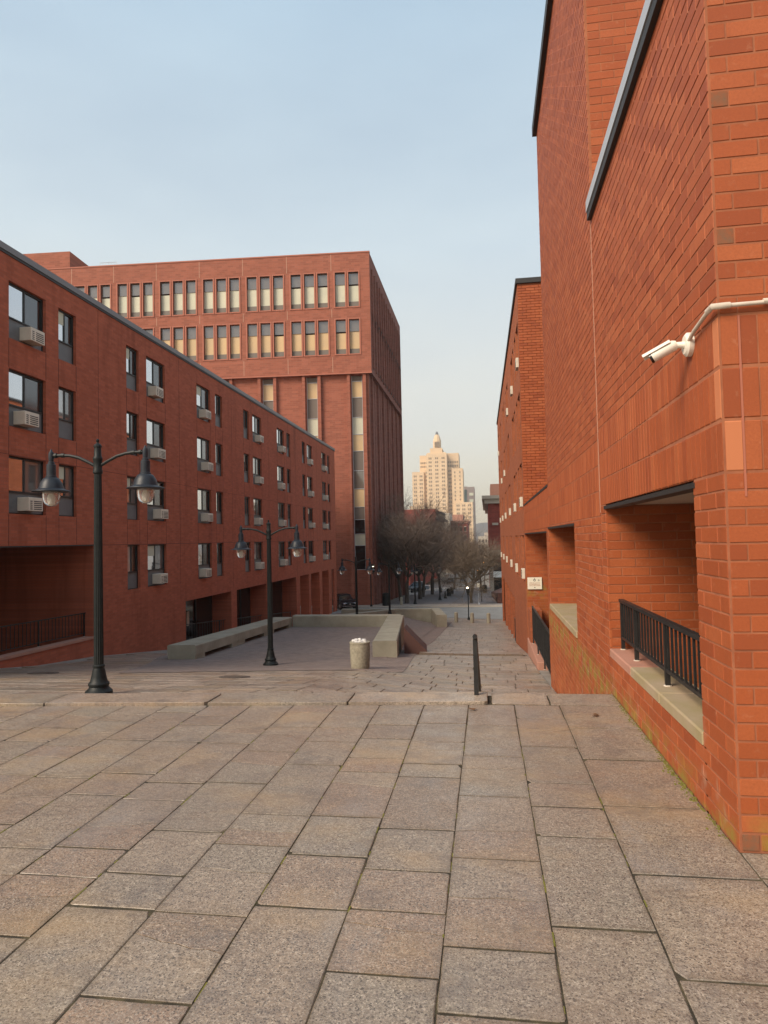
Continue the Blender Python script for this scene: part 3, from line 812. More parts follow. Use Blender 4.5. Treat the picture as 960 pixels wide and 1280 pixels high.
# copings, expansion joints
P_(MB().box(WX-.055, WX+.35, CY-.06, YT0-.0, ZL+.0, ZL+.13), 'coping', M['coping_light'])
P_(MB().box(WX-.045, WX+.3, CY-.05, YT0-.0, ZL-.10, ZL-.002), 'coping_soffit', M['coping_dark'])
P_(MB().box(WX-.09, WX+.35, YT0+.4, YT1+.06, ZT-.12, ZT+.10), 'coping', M['coping_dark'])
P_(MB().box(WX-.012, WX+.3, YT1+.02, 25.0, ZN-.02, ZN+.035), 'coping', M['coping_dark'])
P_(MB().box(WX-.004, WX+.05, 8.435, 8.455, 2.06, ZL-.14), 'expansion_joint', M['joint_light'])
P_(MB().box(WX+.109, WX+.121, CY-.003, CY+.05, 2.0, 3.05), 'expansion_joint', mat('pink_sealant', (.37, .12, .07), .8))
# low sill wall of the third porch
pk = MB().bbox(WX-.02, WX+.34, 20.0, 24.83, -3.6, -1.80, .02)
P_(pk, 'porch_sill', M['pink_sill'])
P_(MB().box(WX+.02, WX+.42, 23.6, 24.84, -3.2, -.72), 'pier', M['far_brick'])

def railing(loc, length, h, label, n, posts, gap=.12, slope=0.0, rz=0, lowbar=True):
    """railing that runs along its local +Y"""
    t_ = thing('railing', label, 'railing', loc, rz)
    z = lambda y: slope*y
    def bar(y0, y1, zz, w, hh):
        m_ = MB(); m_.rings([[(-w/2, y0, z(y0)+zz), (w/2, y0, z(y0)+zz), (w/2, y0, z(y0)+zz+hh), (-w/2, y0, z(y0)+zz+hh)], [(-w/2, y1, z(y1)+zz), (w/2, y1, z(y1)+zz), (w/2, y1, z(y1)+zz+hh), (-w/2, y1, z(y1)+zz+hh)]]); return m_
    bar(0, length, h-.03, .05, .035).build('top_rail', M['rail'], t_)
    bar(0, length, gap, .03, .03).build('bottom_rail', M['rail'], t_)
    bm_ = MB().box(-.009, .009, -.009, .009, gap, h-.02).mesh('baluster', M['rail'])
    for k in range(n):
        y = length*(k+.5)/n
        o = link('baluster', bm_, t_); o.location = (0, y, z(y))
    for y in posts:
        m_ = MB().box(-.02, .02, y-.02, y+.02, z(y)-.01, z(y)+h-.01); m_.build('post', M['rail'], t_)
        MB().lathe([(.034, 0), (.034, .006), (.025, .010)], 10, (0, y, z(y))).build('foot_plate', M['conduit'], t_)
    return t_
railing((WX+.13, 4.78, SILL), 3.30, .56, 'black iron railing on the stone sill of the nearest porch', 27, (1.35, 2.55, 3.25), .12)
railing((WX+.10, 16.3, -1.80), 7.2, 1.25, 'black iron railing above the pink sill in the porch by the white sign', 36, (.2, 2.6, 5.0, 7.1), .22)

# security camera and conduit
sc_ = thing('security_camera', 'white bullet security camera bracketed to the orange brick wall near its corner', 'security camera', (WX, 4.66, 3.03))
mb = MB(); mb.rings([[(x, .078*math.cos(a), .078*math.sin(a)) for a in np.linspace(0, 2*PI, 20, endpoint=False)] for x in (.0, -.03)] + [[(-.045, .06*math.cos(a), .06*math.sin(a)) for a in np.linspace(0, 2*PI, 20, endpoint=False)]])
mb.build('mounting_plate', M['white_paint'], sc_, True)
MB().tube([(-.03, 0, 0), (-.085, .01, .005), (-.115, .02, -.008)], [.024, .02, .02], 10).build('bracket', M['white_paint'], sc_, True)
dv = Vector((-.80, .30, -.38)).normalized(); p0 = Vector((-.085, .01, .015))
mb = MB(); mb.tube([p0, p0+dv*.02, p0+dv*.17], [.022, .036, .038], 16); mb.build('camera_body', M['white_paint'], sc_, True)
MB().tube([p0+dv*.168, p0+dv*.185], [.0385, .0385], 16).build('lens_ring', M['lens'], sc_, True)
side_ = dv.cross(Vector((0,0,1))).normalized(); upv = side_.cross(dv)
mb = MB(); rs = []
for s in (.03, .22):
    rs.append([p0+dv*s+upv*(.045*math.cos(a))+side_*(.045*math.sin(a)) for a in np.linspace(-1.15, 1.15, 9)] + [p0+dv*s+upv*(.049*math.cos(a))+side_*(.049*math.sin(a)) for a in np.linspace(1.15, -1.15, 9)])
mb.rings(rs); mb.build('sunshield', M['white_paint'], sc_, True)
cd = thing('conduit_pipe', 'pale painted conduit pipe wrapping round the brick corner to the security camera', 'pipe', (WX, CY, 3.04))
MB().tube([(-.03, .46, .0), (-.03, .34, .03), (-.032, .10, .055), (-.03, .02, .06)], .0125, 10).build('pipe', M['conduit'], cd, True)
MB().tube([(-.033, .06, .06), (-.036, -.03, .06), (.04, -.034, .062), (.06, -.032, .063)], .018, 10).build('elbow', M['conduit'], cd, True)
MB().tube([(.04, -.030, .062), (.6, -.030, .075), (1.8, -.030, .10)], .0125, 10).build('pipe', M['conduit'], cd, True)
for x in (.26, .52, .9): MB().tube([(x-.02, -.030, .068+.02*x), (x+.02, -.030, .068+.02*x)], .016, 10).build('clip', M['conduit'], cd, True)

# white notice on the porch wall
sg = thing('sign', 'small white notice board with dark emblems on the brick inside the third porch', 'sign', (1.40, 24.80, -.09))
MB().box(0, .50, 0, .025, 0, .42).build('board', M['sign_white'], sg)
mb = MB()
for cx, cz, r_ in ((.245, .32, .042), (.39, .315, .028)):
    mb.rings([[(cx+r_*math.cos(a), -.003, cz+r_*math.sin(a)) for a in np.linspace(0, 2*PI, 14, endpoint=False)], [(cx+r_*.55*math.cos(a), -.003, cz+r_*.55*math.sin(a)) for a in np.linspace(0, 2*PI, 14, endpoint=False)]], caps=False)
mb.box(.235, .255, -.003, 0, .36, .39); mb.box(.23, .27, -.003, 0, .05, .075)
mb.build('emblem', M['sign_dark'], sg)
mb = MB(); r_ = random.Random(5)
for z in (.21, .16, .115):
    x = .06
    while x < .44:
        w = r_.uniform(.012, .03); mb.box(x, x+w, -.003, 0, z, z+r_.uniform(.016, .028)); x += w+.010
mb.build('lettering', M['sign_red'], sg)

# handrail at the head of the stairs
hr = thing('handrail', 'short black handrail standing at the gap in the kerb above the stairs', 'handrail', (-.16, 7.78, .05))
MB().box(-.025, .025, -.025, .025, -.05, .60).build('post', M['rail'], hr)
MB().tube([(0, -.10, .645), (0, .0, .64), (0, 1.2, .05), (0, 2.5, -.62)], .026, 8).build('rail', M['rail'], hr, True)
MB().box(-.022, .022, 2.3, 2.345, -1.35, -.52).build('post', M['rail'], hr)

# ------------------------------------------------------------------ street lamps
def make_lamp():
    t_ = thing('street_lamp', 'nearest and tallest looking black twin headed street lamp behind the terrace kerb', 'street lamp', (0,0,0), group='black twin headed street lamps')
    parts = []
    b = MB(); b.lathe([(.215, 0), (.215, .05), (.19, .075), (.165, .10), (.15, .13), (.165, .15), (.165, .18), (.135, .215), (.115, .30), (.10, .38), (.085, .43), (.095, .445), (.095, .47), (.078, .485)], 20)
    parts.append((b.build('base', M['iron'], t_, True), []))
    p = MB(); p.lathe([(.077, .47), (.074, 1.5), (.066, 2.8), (.060, 3.66)], 32, flute=.09)
    parts.append((p.build('pole', M['iron'], t_), []))
    c = MB(); c.lathe([(.062, 3.62), (.078, 3.64), (.078, 3.68), (.070, 3.70), (.070, 3.84), (.078, 3.86), (.078, 3.89), (.060, 3.92), (.056, 4.06), (.066, 4.07), (.066, 4.095), (.045, 4.12), (.02, 4.135), (.016, 4.15), (.026, 4.165), (.026, 4.19), (.008, 4.21)], 16)
    parts.append((c.build('finial', M['iron'], t_, True), []))
    for s in (-1, 1):
        a = MB(); a.tube([(s*x, 0, z) for x, z in ((.05, 3.76), (.18, 3.83), (.34, 3.905), (.50, 3.945), (.66, 3.958), (.80, 3.958))], .026, 8)
        a.tube([(s*.60, 0, 3.955), (s*.66, 0, 3.957)], .036, 8); a.tube([(s*.74, 0, 3.957), (s*.78, 0, 3.957)], .042, 8)
        parts.append((a.build('arm', M['iron'], t_, True), []))
        h = MB(); h.lathe([(.006, 4.07), (.016, 4.055), (.022, 4.03), (.04, 4.015), (.045, 3.98), (.045, 3.92), (.038, 3.86), (.055, 3.845), (.055, 3.82), (.075, 3.81), (.077, 3.62), (.09, 3.61), (.09, 3.585)][::-1], 16, (s*.845, 0, 0))
        ho = h.build('lamp_head', M['shade'], t_, True)
        sh = MB(); sh.lathe([(.14, 3.345), (.295, 3.350), (.305, 3.357), (.30, 3.366), (.225, 3.390), (.200, 3.405), (.190, 3.44), (.172, 3.50), (.140, 3.555), (.120, 3.580), (.085, 3.592)], 24, (s*.845, 0, 0))
        s1 = sh.build('shade', M['shade'], ho, True)
        g = MB(); g.lathe([(.02, 3.105), (.06, 3.112), (.10, 3.145), (.128, 3.20), (.14, 3.27), (.14, 3.345)], 20, (s*.845, 0, 0))
        s2 = g.build('globe', M['globe'], ho, True)
        k = MB(); k.lathe([(.015, 3.14), (.045, 3.16), (.05, 3.26), (.03, 3.32)], 10, (s*.845, 0, 0))
        s3 = k.build('bulb', M['bulb'], ho, True)
        parts.append((ho, [s1, s2, s3]))
    return t_, parts
lamp, lp = make_lamp()
lamp.location = (-6.36, 10.44, gz(-6.36, 10.44)+.005)
dup(lamp, lp, (-6.28, 19.13, gz(-6.28, 19.13)+.015), 0, 'black twin headed street lamp standing in the brick plaza left of the concrete litter bin')
l3 = dup(lamp, lp, (-7.95, 41, zc2(41)), R(-6), 'black twin headed street lamp rising behind the far wall of the brick court'); l3.scale = (1.05,)*3
l4 = dup(lamp, lp, (-7.45, 51.6, zc2(51.6)), R(35), 'slim black street lamp before the dark side wall of the office block')
l5 = dup(lamp, lp, (-7.5, 70.6, gz(-7.5, 70.6)+.1), R(80), 'distant black street lamp at the road edge among the bare trees')
l6 = dup(lamp, lp, (-5.5, 78.9, gz(-5.5, 79)+.06), R(90), 'far black street lamp standing in the middle of the pedestrian street')

# ------------------------------------------------------------------ litter bin, bollards
bn = thing('litter_bin', 'round pale concrete litter bin heaped with white rubbish', 'litter bin', (-3.40, 17.85, gz(-3.4, 17.85)+.01))
b = MB().lathe([(.235, 0), (.245, .02), (.255, .2), (.265, .4), (.268, .60), (.262, .66)], 28); b.build('body', M['bin'], bn, True)
b = MB().lathe([(.262, .655), (.272, .665), (.272, .70), (.255, .712), (.215, .712), (.21, .66)], 28, caps=False); b.build('rim', M['bin'], bn, True)
b = MB()
for k in range(26):
    r_ = random.Random(k); a = r_.uniform(0, 6.28); d = r_.uniform(0, .19); s = r_.uniform(.03, .075)
    pts = []
    for lat in (-.9, -.3, .4, .95):
        pts.append([(d*math.cos(a)+s*math.cos(lat)*r_.uniform(.6, 1.3)*math.cos(q), d*math.sin(a)+s*math.cos(lat)*r_.uniform(.6, 1.3)*math.sin(q), .70+.05*(1-d/.2)+s*.8*lat) for q in np.linspace(0, 2*PI, 7, endpoint=False)])
    b.rings(pts)
b.build('rubbish', M['litter'], bn)
for x, y, lab in ((-2.55, 54.3, 'stubby grey concrete bollard, leftmost of the three before the road'), (-1.30, 54.3, 'stubby grey concrete bollard just right of the small black post lamp'), (-.02, 54.3, 'stubby grey concrete bollard nearest the right hand brick building'),
                  (-10.1, 69.0, 'pale concrete bollard across the road, left one of the pair by the office block'), (-8.75, 69.0, 'pale concrete bollard across the road, right one of the pair below the bare trees')):
    q = thing('bollard', lab, 'bollard', (x, y, gz(x, y)+(.1 if y > 60 else 0)), group='concrete bollards beside the road')
    hh = .80
    MB().lathe([(.145, 0), (.145, hh-.1), (.135, hh-.05)], 14).build('post', M['concrete'], q, True)
    MB().lathe([(.138, hh-.052), (.11, hh-.015), (.05, hh)], 14).build('cap', M['concrete'], q, True)

# ------------------------------------------------------------------ windows shared by the apartment blocks (face +X, y = width, z = height)
def facade(mb, y0, y1, z0, z1, holes, x=0.0, d=.14):
    ys = sorted(set([y0, y1] + [h[0] for h in holes] + [h[1] for h in holes])); zs = sorted(set([z0, z1] + [h[2] for h in holes] + [h[3] for h in holes]))
    ys = [y for y in ys if y0 <= y <= y1]; zs = [z for z in zs if z0 <= z <= z1]
    for a, b in zip(ys[:-1], ys[1:]):
        run = None
        for c, e in zip(zs[:-1], zs[1:]):
            m_ = ((a+b)/2, (c+e)/2)
            if any(h[0] < m_[0] < h[1] and h[2] < m_[1] < h[3] for h in holes): continue
            mb.face([(x, a, c), (x, b, c), (x, b, e), (x, a, e)])
    for a, b, c, e in holes:
        mb.face([(x, a, c), (x, a, e), (x-d, a, e), (x-d, a, c)]); mb.face([(x, b, c), (x-d, b, c), (x-d, b, e), (x, b, e)])
        mb.face([(x, a, c), (x-d, a, c), (x-d, b, c), (x, b, c)]); mb.face([(x, a, e), (x, b, e), (x-d, b, e), (x-d, a, e)])
_wm = {}
def window(parent, y0, z0, w, h, x, ac=None, mirror=False, s=1, glassmats=None):
    """apartment window: dark frame, two panes over a grey panel; ac = fraction along the panel"""
    key = (round(w, 2), round(h, 2), s)
    split = .385*h; f = .055
    if key not in _wm:
        D = -.10*s
        fr = MB()
        for a, b, c, e in ((0, f, 0, h), (w-f, w, 0, h), (f, w-f, h-f*1.2, h), (f, w-f, split-.02, split+.03), (f, w-f, 0, .04), (w*.47, w*.47+.05, split+.03, h-f)):
            fr.box(min(D, D-.06*s), max(D, D-.06*s), a, b, c, e)
        fr.box(min(D, D+.03*s), max(D, D+.03*s), f, w-f, split-.025, split+.006)
        pa = MB().box(min(D-.05*s, D-.03*s), max(D-.05*s, D-.03*s), f-.01, w*.47+.01, split+.02, h-f)
        pb = MB().box(min(D-.06*s, D-.045*s), max(D-.06*s, D-.045*s), w*.47+.04, w-f+.01, split+.02, h-f)
        pn = MB().box(min(D-.04*s, D-.015*s), max(D-.04*s, D-.015*s), f-.01, w-f+.01, .03, split-.01)
        _wm[key] = (fr.mesh('window', M['win_frame']), pa.mesh('pane', M['glass_pale']), pb.mesh('pane', M['glass_dark']), pn.mesh('panel', M['panel']))
        a0, a1 = D-.03*s, (.26 if s > 0 else -.075)
        ab = MB().bbox(min(a0, a1), max(a0, a1), -.33, .33, 0, .40, .012) if s > 0 else MB().bbox(a0 if a0 < a1 else a1, max(a0, a1), -.30, .30, 0, .36, .012)
        gr = MB(); xx = a1
        for k in range(5): gr.box(min(xx-.01*s, xx+.004*s), max(xx-.01*s, xx+.004*s), -.10, .27, .035+k*.058, .065+k*.058)
        for k in range(5): gr.box(min(xx-.01*s, xx+.004*s), max(xx-.01*s, xx+.004*s), -.27, -.17, .035+k*.058, .065+k*.058)
        b_ = len(ab.f); ab.v, ab.f = ab.v + gr.v, ab.f + [tuple(i+len(ab.v) for i in q) for q in gr.f]
        am = ab.mesh('air_conditioner', M['ac']); am.materials.append(M['ac_slot'])
        for i, p in enumerate(am.polygons): p.material_index = 0 if i < b_ else 1
        _wm[key] += (am, MB().box(min(D-.05*s, D-.03*s), max(D-.05*s, D-.03*s), f-.01, w*.47+.01, split+.02, h-f).mesh('pane', M['glass_curtain']),
                       MB().box(min(D-.06*s, D-.045*s), max(D-.06*s, D-.045*s), w*.47+.04, w-f+.01, split+.02, h-f).mesh('pane', M['glass_curtain2']), MB().box(min(D-.028*s, D-.02*s), max(D-.028*s, D-.02*s), f, w*.47, split+(h-split)*.55, h-f).mesh('blind', M['blind']))
    fm, pa, pb, pn, am, pa2, pb2, bl_ = _wm[key]
    wrand = random.Random(int(y0*91+z0*377+x*13)); k1, k2 = wrand.random(), wrand.random()
    if k1 < .25: pa = pa2
    if k2 < .35: pb = pb2
    wo_ = link('window', fm, parent, loc=(x, y0, z0))
    link('pane', pa, wo_); link('pane', pb, wo_); link('panel', pn, wo_)
    if k1 > .80: link('blind', bl_, wo_)
    if ac is not None: link('air_conditioner', am, wo_, loc=(0, ac*w, .10))
    return wo_

# ------------------------------------------------------------------ left apartment building
LBX, LBY = -13.6, 17.4
LB = thing('apartment_building', 'long dark red brick apartment block on the left with window air conditioners and arcade below', 'apartment building', (LBX, LBY, 0), R(.80))
Y = lambda wy: wy-LBY
ZR = 10.44; wins = []
cols = []
for k in range(-1, 7):
    y = 17.77 + 6.72*k
    if k % 2 == 0: cols += [('W', y, 1.72, k), ('N', y+2.38, .98, k)]
    else: cols += [('N', y, .98, k), ('W', y+1.62, 1.70, k)]
rows = [(7.92, 1.70), (5.33, 1.70), (2.78, 1.70), (.06, 1.74)]
holes = []
for t_, y, w, k in cols:
    for r, (z, h) in enumerate(rows):
        if r == 3 and k < 1: continue
        zz, hh = z, h
        holes.append((Y(y), Y(y)+w, zz, zz+hh)); wins.append((t_, Y(y), w, zz, hh, k, r))
porch = (Y(10.4), Y(22.15), -4, 1.82)
arc = [(29.72, 35.6), (36.45, 41.9), (42.9, 49.1), (50.1, 52.9), (53.6, 56.6), (57.6, 60.2), (61.4, 62.6)]
ah = [(Y(a), Y(b), -7, -.85) for a, b in arc]
fm = MB(); facade(fm, Y(10.0), Y(63.7), -6, ZR, holes + [porch] + ah)
fm.face([(0, Y(63.7), -.86), (-12, Y(63.7), -.86), (-12, Y(63.7), ZR), (0, Y(63.7), ZR)])
fm.face([(0, Y(10), -6), (0, Y(10), ZR), (-12, Y(10), ZR), (-12, Y(10), -6)])
fm.face([(0, Y(10), ZR), (0, Y(63.7), ZR), (-12, Y(63.7), ZR), (-12, Y(10), ZR)])
fm.face([(-12, Y(10), -.7), (-12, Y(10), ZR), (-12, Y(63.7), ZR), (-12, Y(63.7), -.7)])
# porch: far jamb, back wall, ceiling; arcade: cross walls and back wall
fm.box(-11.5, -.145, Y(22.17), Y(22.6), -4, 1.80); fm.box(-11.9, -11.5, Y(10), Y(22.6), -4, 1.9); fm.box(-11.5, -.145, Y(10.1), Y(22.3), 1.83, 2.0)
for (a0, b0), (a1, b1) in zip(arc[:-1], arc[1:]): fm.box(-.7 if b0 > 49.5 else -1.1, -.145, Y(b0)+.003, Y(a1)-.003, -7, -.84)
fm.box(-1.1, -.145, Y(28.9), Y(29.70), -7, -.84); fm.box(-1.6, -1.2, Y(29), Y(49.6), -7, -.8); fm.box(-11.9, -.145, Y(29), Y(63.5), -.845, -.70)
fm.build('wall', M['left_brick'], LB)
MB().box(-.30, -.28, Y(11), Y(63.2), 2.05, ZR-.3).build('light_block_sheet', M['dark'], LB)  # added dark sheet behind the panes, keeps light from leaking through
MB().box(-.30, -.28, Y(22.7), Y(63.2), -.3, 2.04).build('light_block_sheet', M['dark'], LB)
MB().box(-.35, .05, Y(9.9), Y(63.8), ZR-.02, ZR+.17).build('coping', M['coping_grey'], LB)
MB().box(-.3, .03, Y(9.9), Y(63.75), ZR-.10, ZR-.023).build('coping_soffit', M['coping_dark'], LB)
MB().box(-.05, .03, Y(10.2), Y(22.18), 1.80, 1.84).build('lintel', M['coping_dark'], LB)
jm = MB()
for t_, y, w, k in cols:
    for yy in (Y(y)-.012, Y(y)+w-.012):
        for (z1, h1), (z2, h2) in zip(rows[:-1], rows[1:]):
            if k < 1 and z2 < 1: jm.box(-.01, .004, yy, yy+.022, 1.85, z1-.02); continue
            jm.box(-.01, .004, yy, yy+.024, z2+h2+.02, z1-.02)
for k in range(0, 7):
    yy = Y(17.77+6.72*k)-2.0; jm.box(-.01, .004, yy, yy+.018, -.8 if k > 1 else 1.9, ZR-.12)
jm.build('panel_joint', M['joint'], LB, kind='stuff')
j2 = MB(); j2.box(-.01, .0035, Y(22.3), Y(63.5), 1.805, 1.825); j2.box(-.01, .0035, Y(10.1), Y(63.5), 4.49, 4.506)
j2.build('band_joint', M['joint'], LB, kind='stuff')
for t_, y, w, z, h, k, r in wins:
    ac = None
    if t_ == 'W': ac = (.56, .40, .5, .62)[(k+r) % 4]
    window(LB, y, z, w, h, 0, ac)
rp = MB(); ylo = Y(10.2); yhi = Y(22.1)
rp.rings([[(-.30, ylo, -4), (.02, ylo, -4), (.02, ylo, -1.25), (-.30, ylo, -1.25)], [(-.30, yhi, -4), (.02, yhi, -4), (.02, yhi, -1.44), (-.30, yhi, -1.44)]])
rp.build('parapet', M['left_brick'], LB)
rp = MB(); rp.rings([[(-.34, ylo, -1.25), (.06, ylo, -1.25), (.06, ylo, -1.17), (-.34, ylo, -1.17)], [(-.34, yhi, -1.44), (.06, yhi, -1.44), (.06, yhi, -1.36), (-.34, yhi, -1.36)]])
rp.build('parapet_cap', M['pink_sill'], LB)
MB().box(-11.5, -.3, Y(10.2), Y(22.1), -4, -2.3).build('porch_floor', M['ground'], LB)
for yy, z in ((17.9, -.45), (18.9, -.15)): MB().box(-11.49, -11.4, Y(yy), Y(yy)+.8, z, z+.6).build('vent_grille', M['dark'], LB)
MB().box(-4.3, -4.0, Y(17.0), Y(17.3), 1.62, 1.82).build('porch_light', M['white_paint'], LB)
for k, (a, b) in enumerate(arc[:3]):
    dd = MB().box(-1.195, -1.11, Y(a)+.02, Y(b)-.02, -5.5, -.86); dd.build('shop_front', M['glass_black'], LB)
    ff = MB()
    for yy in (a+1.2, a+2.3, a+3.6): ff.box(-1.112, -1.06, Y(yy), Y(yy)+.06, -5.5, -.86)
    ff.build('door_frame', M['win_frame'], LB)
    MB().box(-1.10, -1.07, Y(a)+2.5, Y(a)+2.8, -2.3, -1.6).build('notice', M['stone'], LB)
railing((LBX+LBX*0-.25, 10.6, -1.18), 11.6, .82, 'long black railing on the sloping parapet before the shaded porch at left', 64, (.1, 3, 6, 9, 11.5), .1, slope=-.016, rz=R(.8))
railing((LBX-.55, 29.8, -2.95), 19.0, 1.0, 'dark railing inside the arcade of the left building', 60, (.1, 5, 10, 15, 18.9), .1, slope=-.075, rz=R(.8))

# ------------------------------------------------------------------ far part of the right side: block with air conditioners
FBX = WX; FBY = 25.02
FB = thing('apartment_building', 'narrow looking orange brick apartment block beyond the near building, dotted with pale air conditioners', 'apartment building', (FBX, FBY, 0), R(.42))
FL = 31.5; FZ = 11.05
fcols = [('W', .5, 1.5), ('N', 2.35, .9), ('N', 4.1, .9), ('W', 5.3, 1.6), ('W', 10.6, 1.6), ('N', 12.6, .9), ('N', 15.6, .9), ('W', 17.0, 1.6), ('W', 22.8, 1.6), ('N', 24.8, .9), ('W', 28.6, 1.6)]
frows = [(8.1, 1.72), (5.45, 1.72), (2.82, 1.72), (.12, 1.72)]
fh = []; fw_ = []
for t_, y, w in fcols:
    for r, (z, h) in enumerate(frows): fh.append((y, y+w, z, z+h)); fw_.append((t_, y, w, z, h, r))
lowh = [(9.3, FL-.6, -8, -1.25)]
fmb = MB(); facade(fmb, 0, FL, -7, FZ, fh + lowh)
fmb.v = [(-x, y, z) for x, y, z in fmb.v]; fmb.f = [tuple(reversed(f)) for f in fmb.f]
fmb.face([(0, .003, ZN+.01), (8, .003, ZN+.01), (8, .003, FZ), (0, .003, FZ)])
fmb.face([(0, FL, -7), (0, FL, FZ), (8, FL, FZ), (8, FL, -7)]); fmb.face([(0, 0, FZ), (8, 0, FZ), (8, FL, FZ), (0, FL, FZ)]); fmb.face([(8, 0, -7), (8, 0, FZ), (8, FL, FZ), (8, FL, -7)])
fmb.box(.35, .6, 9.3, FL-.3, -8, -1.24); fmb.box(.145, .6, 9.2, FL-.5, -1.245, -1.15)
fmb.build('wall', M['far_brick'], FB)
frb = lay(0.0, 3.4, ZN+.05, FZ-.1)
mv, mf = [], []
n, mv, mf = add_bricks(frb, lambda u, z: ((WX+u+.005, FBY-.028, z), 'Y'), FB, 0)
q = MB(); q.v = [(x-FBX, y-FBY, z) for x, y, z in mv]; q.f = mf; q.build('brick', M['brick_mass'], FB, kind='stuff')
MB().box(.28, .3, .4, FL-.4, -.5, FZ-.3).build('light_block_sheet', M['dark'], FB)  # dark sheet added behind this block's windows to stop stray light
MB().box(-.06, .4, -.09, FL+.05, FZ-.02, FZ+.16).build('coping', M['coping_dark'], FB); MB().box(.402, 3.6, -.09, .3, FZ-.02, FZ+.16).build('coping', M['coping_dark'], FB)
for t_, y, w, z, h, r in fw_:
    window(FB, y, z, w, h, 0, (.5 if t_ == 'W' and (r > 1 or (int(y)*7+r*3) % 5 < 3) else None), s=-1)
for y in (9.6, 13, 16.5, 21, 26): MB().box(.06, .345, y, y+.5, -7, -1.26).build('pier', M['far_brick'], FB)
MB().box(.20, .26, 10.2, 12.9, -7, -2.2).build('door', M['dark'], FB)
railing((WX-.03, 34.2, -3.5), 1.7, 1.25, 'short black railing at the foot of the far brick block', 10, (.1, 1.6), .1, slope=-.08)

# ------------------------------------------------------------------ office block in the middle distance
OBX, OBY = -11.32, 69.0
OB = thing('office_building', 'large red brick office block with paired window bands and tall window strips', 'office building', (OBX, OBY, 0), R(4.0))
k69 = 69/66.
ZO = 1.8 + (30.53-1.8)*k69; ZLg = 1.8+(18.34-1.8)*k69; ztop = lambda z: 1.8+(z-1.8)*k69
# local frame: x to the left is negative, front plane y = 0, interior y > 0
OW = 40.0
ob = MB()
def ofacade(mb, x0, x1, z0, z1, holes, y=0.0, d=.45):
    q = MB(); facade(q, x0, x1, z0, z1, holes, 0, d)
    mb_v = [(a, y-x, z) for x, a, z in q.v]; b = len(mb.v); mb.v += mb_v; mb.f += [tuple(b+i for i in f) for f in q.f]
W1 = (ztop(25.11), ztop(28.6)); W2 = (ztop(20.34), ztop(23.85))
gx = []                                     # window openings along the front
groups = [(-1.18, 2), (-4.45, 3)] + [(-4.45-4.72*k, 3) for k in range(1, 7)]
ow = 1.06; pitch = 1.42
for g0, n in groups:
    xr = g0 if n == 2 else g0
    for k in range(n):
        gx.append((xr - pitch*k - ow, xr - pitch*k))
oh = [(a, b, z0, z1) for a, b in gx for z0, z1 in (W1, W2)]
ofacade(ob, -OW, 0, ZLg, ZO, oh)
strips = [(-2.2, -1.05), (-6.95, -5.80), (-11.67, -10.52), (-16.39, -15.24), (-21.1, -19.95)]
sh = [(a, b, -1.3, ZLg-.06) for a, b in strips]
ofacade(ob, -OW, -.35, -8, ZLg, sh, y=.45, d=.4)
ob.face([(-OW, 0, ZLg), (-OW, .45, ZLg), (0, .45, ZLg), (0, 0, ZLg)][::-1])
ob.face([(-OW, 0, ZO), (0, 0, ZO), (0, 25, ZO), (-OW, 25, ZO)])
ob.box(-OW+.1, -.6, 1.0, 1.2, -8, ZO-.1); ob.build('wall', M['office_brick'], OB)
ob2 = MB()
OL = 25.5
a4 = math.tan(R(4.0))
def sx(y): return y*a4                      # the side runs parallel to the street
ob2.face([(.004, .004, ZLg), (sx(OL), OL, ZLg), (sx(OL), OL, ZO-.01), (.004, .004, ZO-.01)]); ob2.face([(.004, .01, ZLg), (-.42, .46, ZLg), (sx(OL)-.4, OL, ZLg), (sx(OL), OL, ZLg)])
ob2.face([(-.36, .46, -9), (sx(OL)-.4, OL, -9), (sx(OL)-.4, OL, ZLg), (-.36, .46, ZLg)]); ob2.face([(sx(OL), OL, -9), (-OW, OL, -9), (-OW, OL, ZO), (sx(OL), OL, ZO)])
ob2.face([(-OW, 0, -9), (-OW, 0, ZO), (-OW, OL, ZO), (-OW, OL, -9)])
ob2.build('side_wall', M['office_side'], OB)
rib = MB(); slot = MB(); sw = MB()
for k in range(14):
    y = .9+k*1.78
    for z0, z1 in (W1, W2):
        rib.box(sx(y)-.1, sx(y)+.16, y, y+.34, z0-1.5, z1+.5)
        slot.box(sx(y)-.1, sx(y)+.02, y+.5, y+1.5, z0, z1)
for z in (W2[1]+.75, W2[0]-.75): slot.box(-.1, .03, .6, .9, z, z+.01)
for z in (W2[1]+.6, W2[0]-1.3):
    slot.rings([[(-.1, .5, z), (.03, .5, z), (.03, .5, z+.30), (-.1, .5, z+.30)], [(sx(OL)-.1, OL-.3, z), (sx(OL)+.03, OL-.3, z), (sx(OL)+.03, OL-.3, z+.30), (sx(OL)-.1, OL-.3, z+.30)]])
for k in range(6):
    y = 1.6+k*3.95
    rib.box(sx(y)-.6, sx(y)-.18, y+.0, y+.5, -8, ZLg-.02)
    sw.box(sx(y)-.6, sx(y)-.36, y+.9, y+2.0, -1, ZLg-.3)
    rib.box(sx(y)-.6, sx(y)-.18, y+2.4, y+2.9, -8, ZLg-.02)
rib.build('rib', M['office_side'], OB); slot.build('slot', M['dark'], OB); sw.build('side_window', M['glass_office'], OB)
tr = MB(); tr.box(-OW, .04, -.07, .0-.004, ZLg-.02, ZLg+.11); tr.build('ledge', M['office_trim'], OB)
MB().box(-OW, .05, -.05, .4, ZO-.01, ZO+.12).build('coping', M['office_trim'], OB)
jl = MB()
for g0, n in groups[1:]:
    x = g0 + .40
    jl.box(x-.03, x+.03, -.012, .01, ZLg+.2, W2[0]-.3); jl.box(x-.03, x+.03, -.012, .01, W2[1]+.2, W1[0]-.2); jl.box(x-.03, x+.03, -.012, .01, W1[1]+.2, ZO-.05)
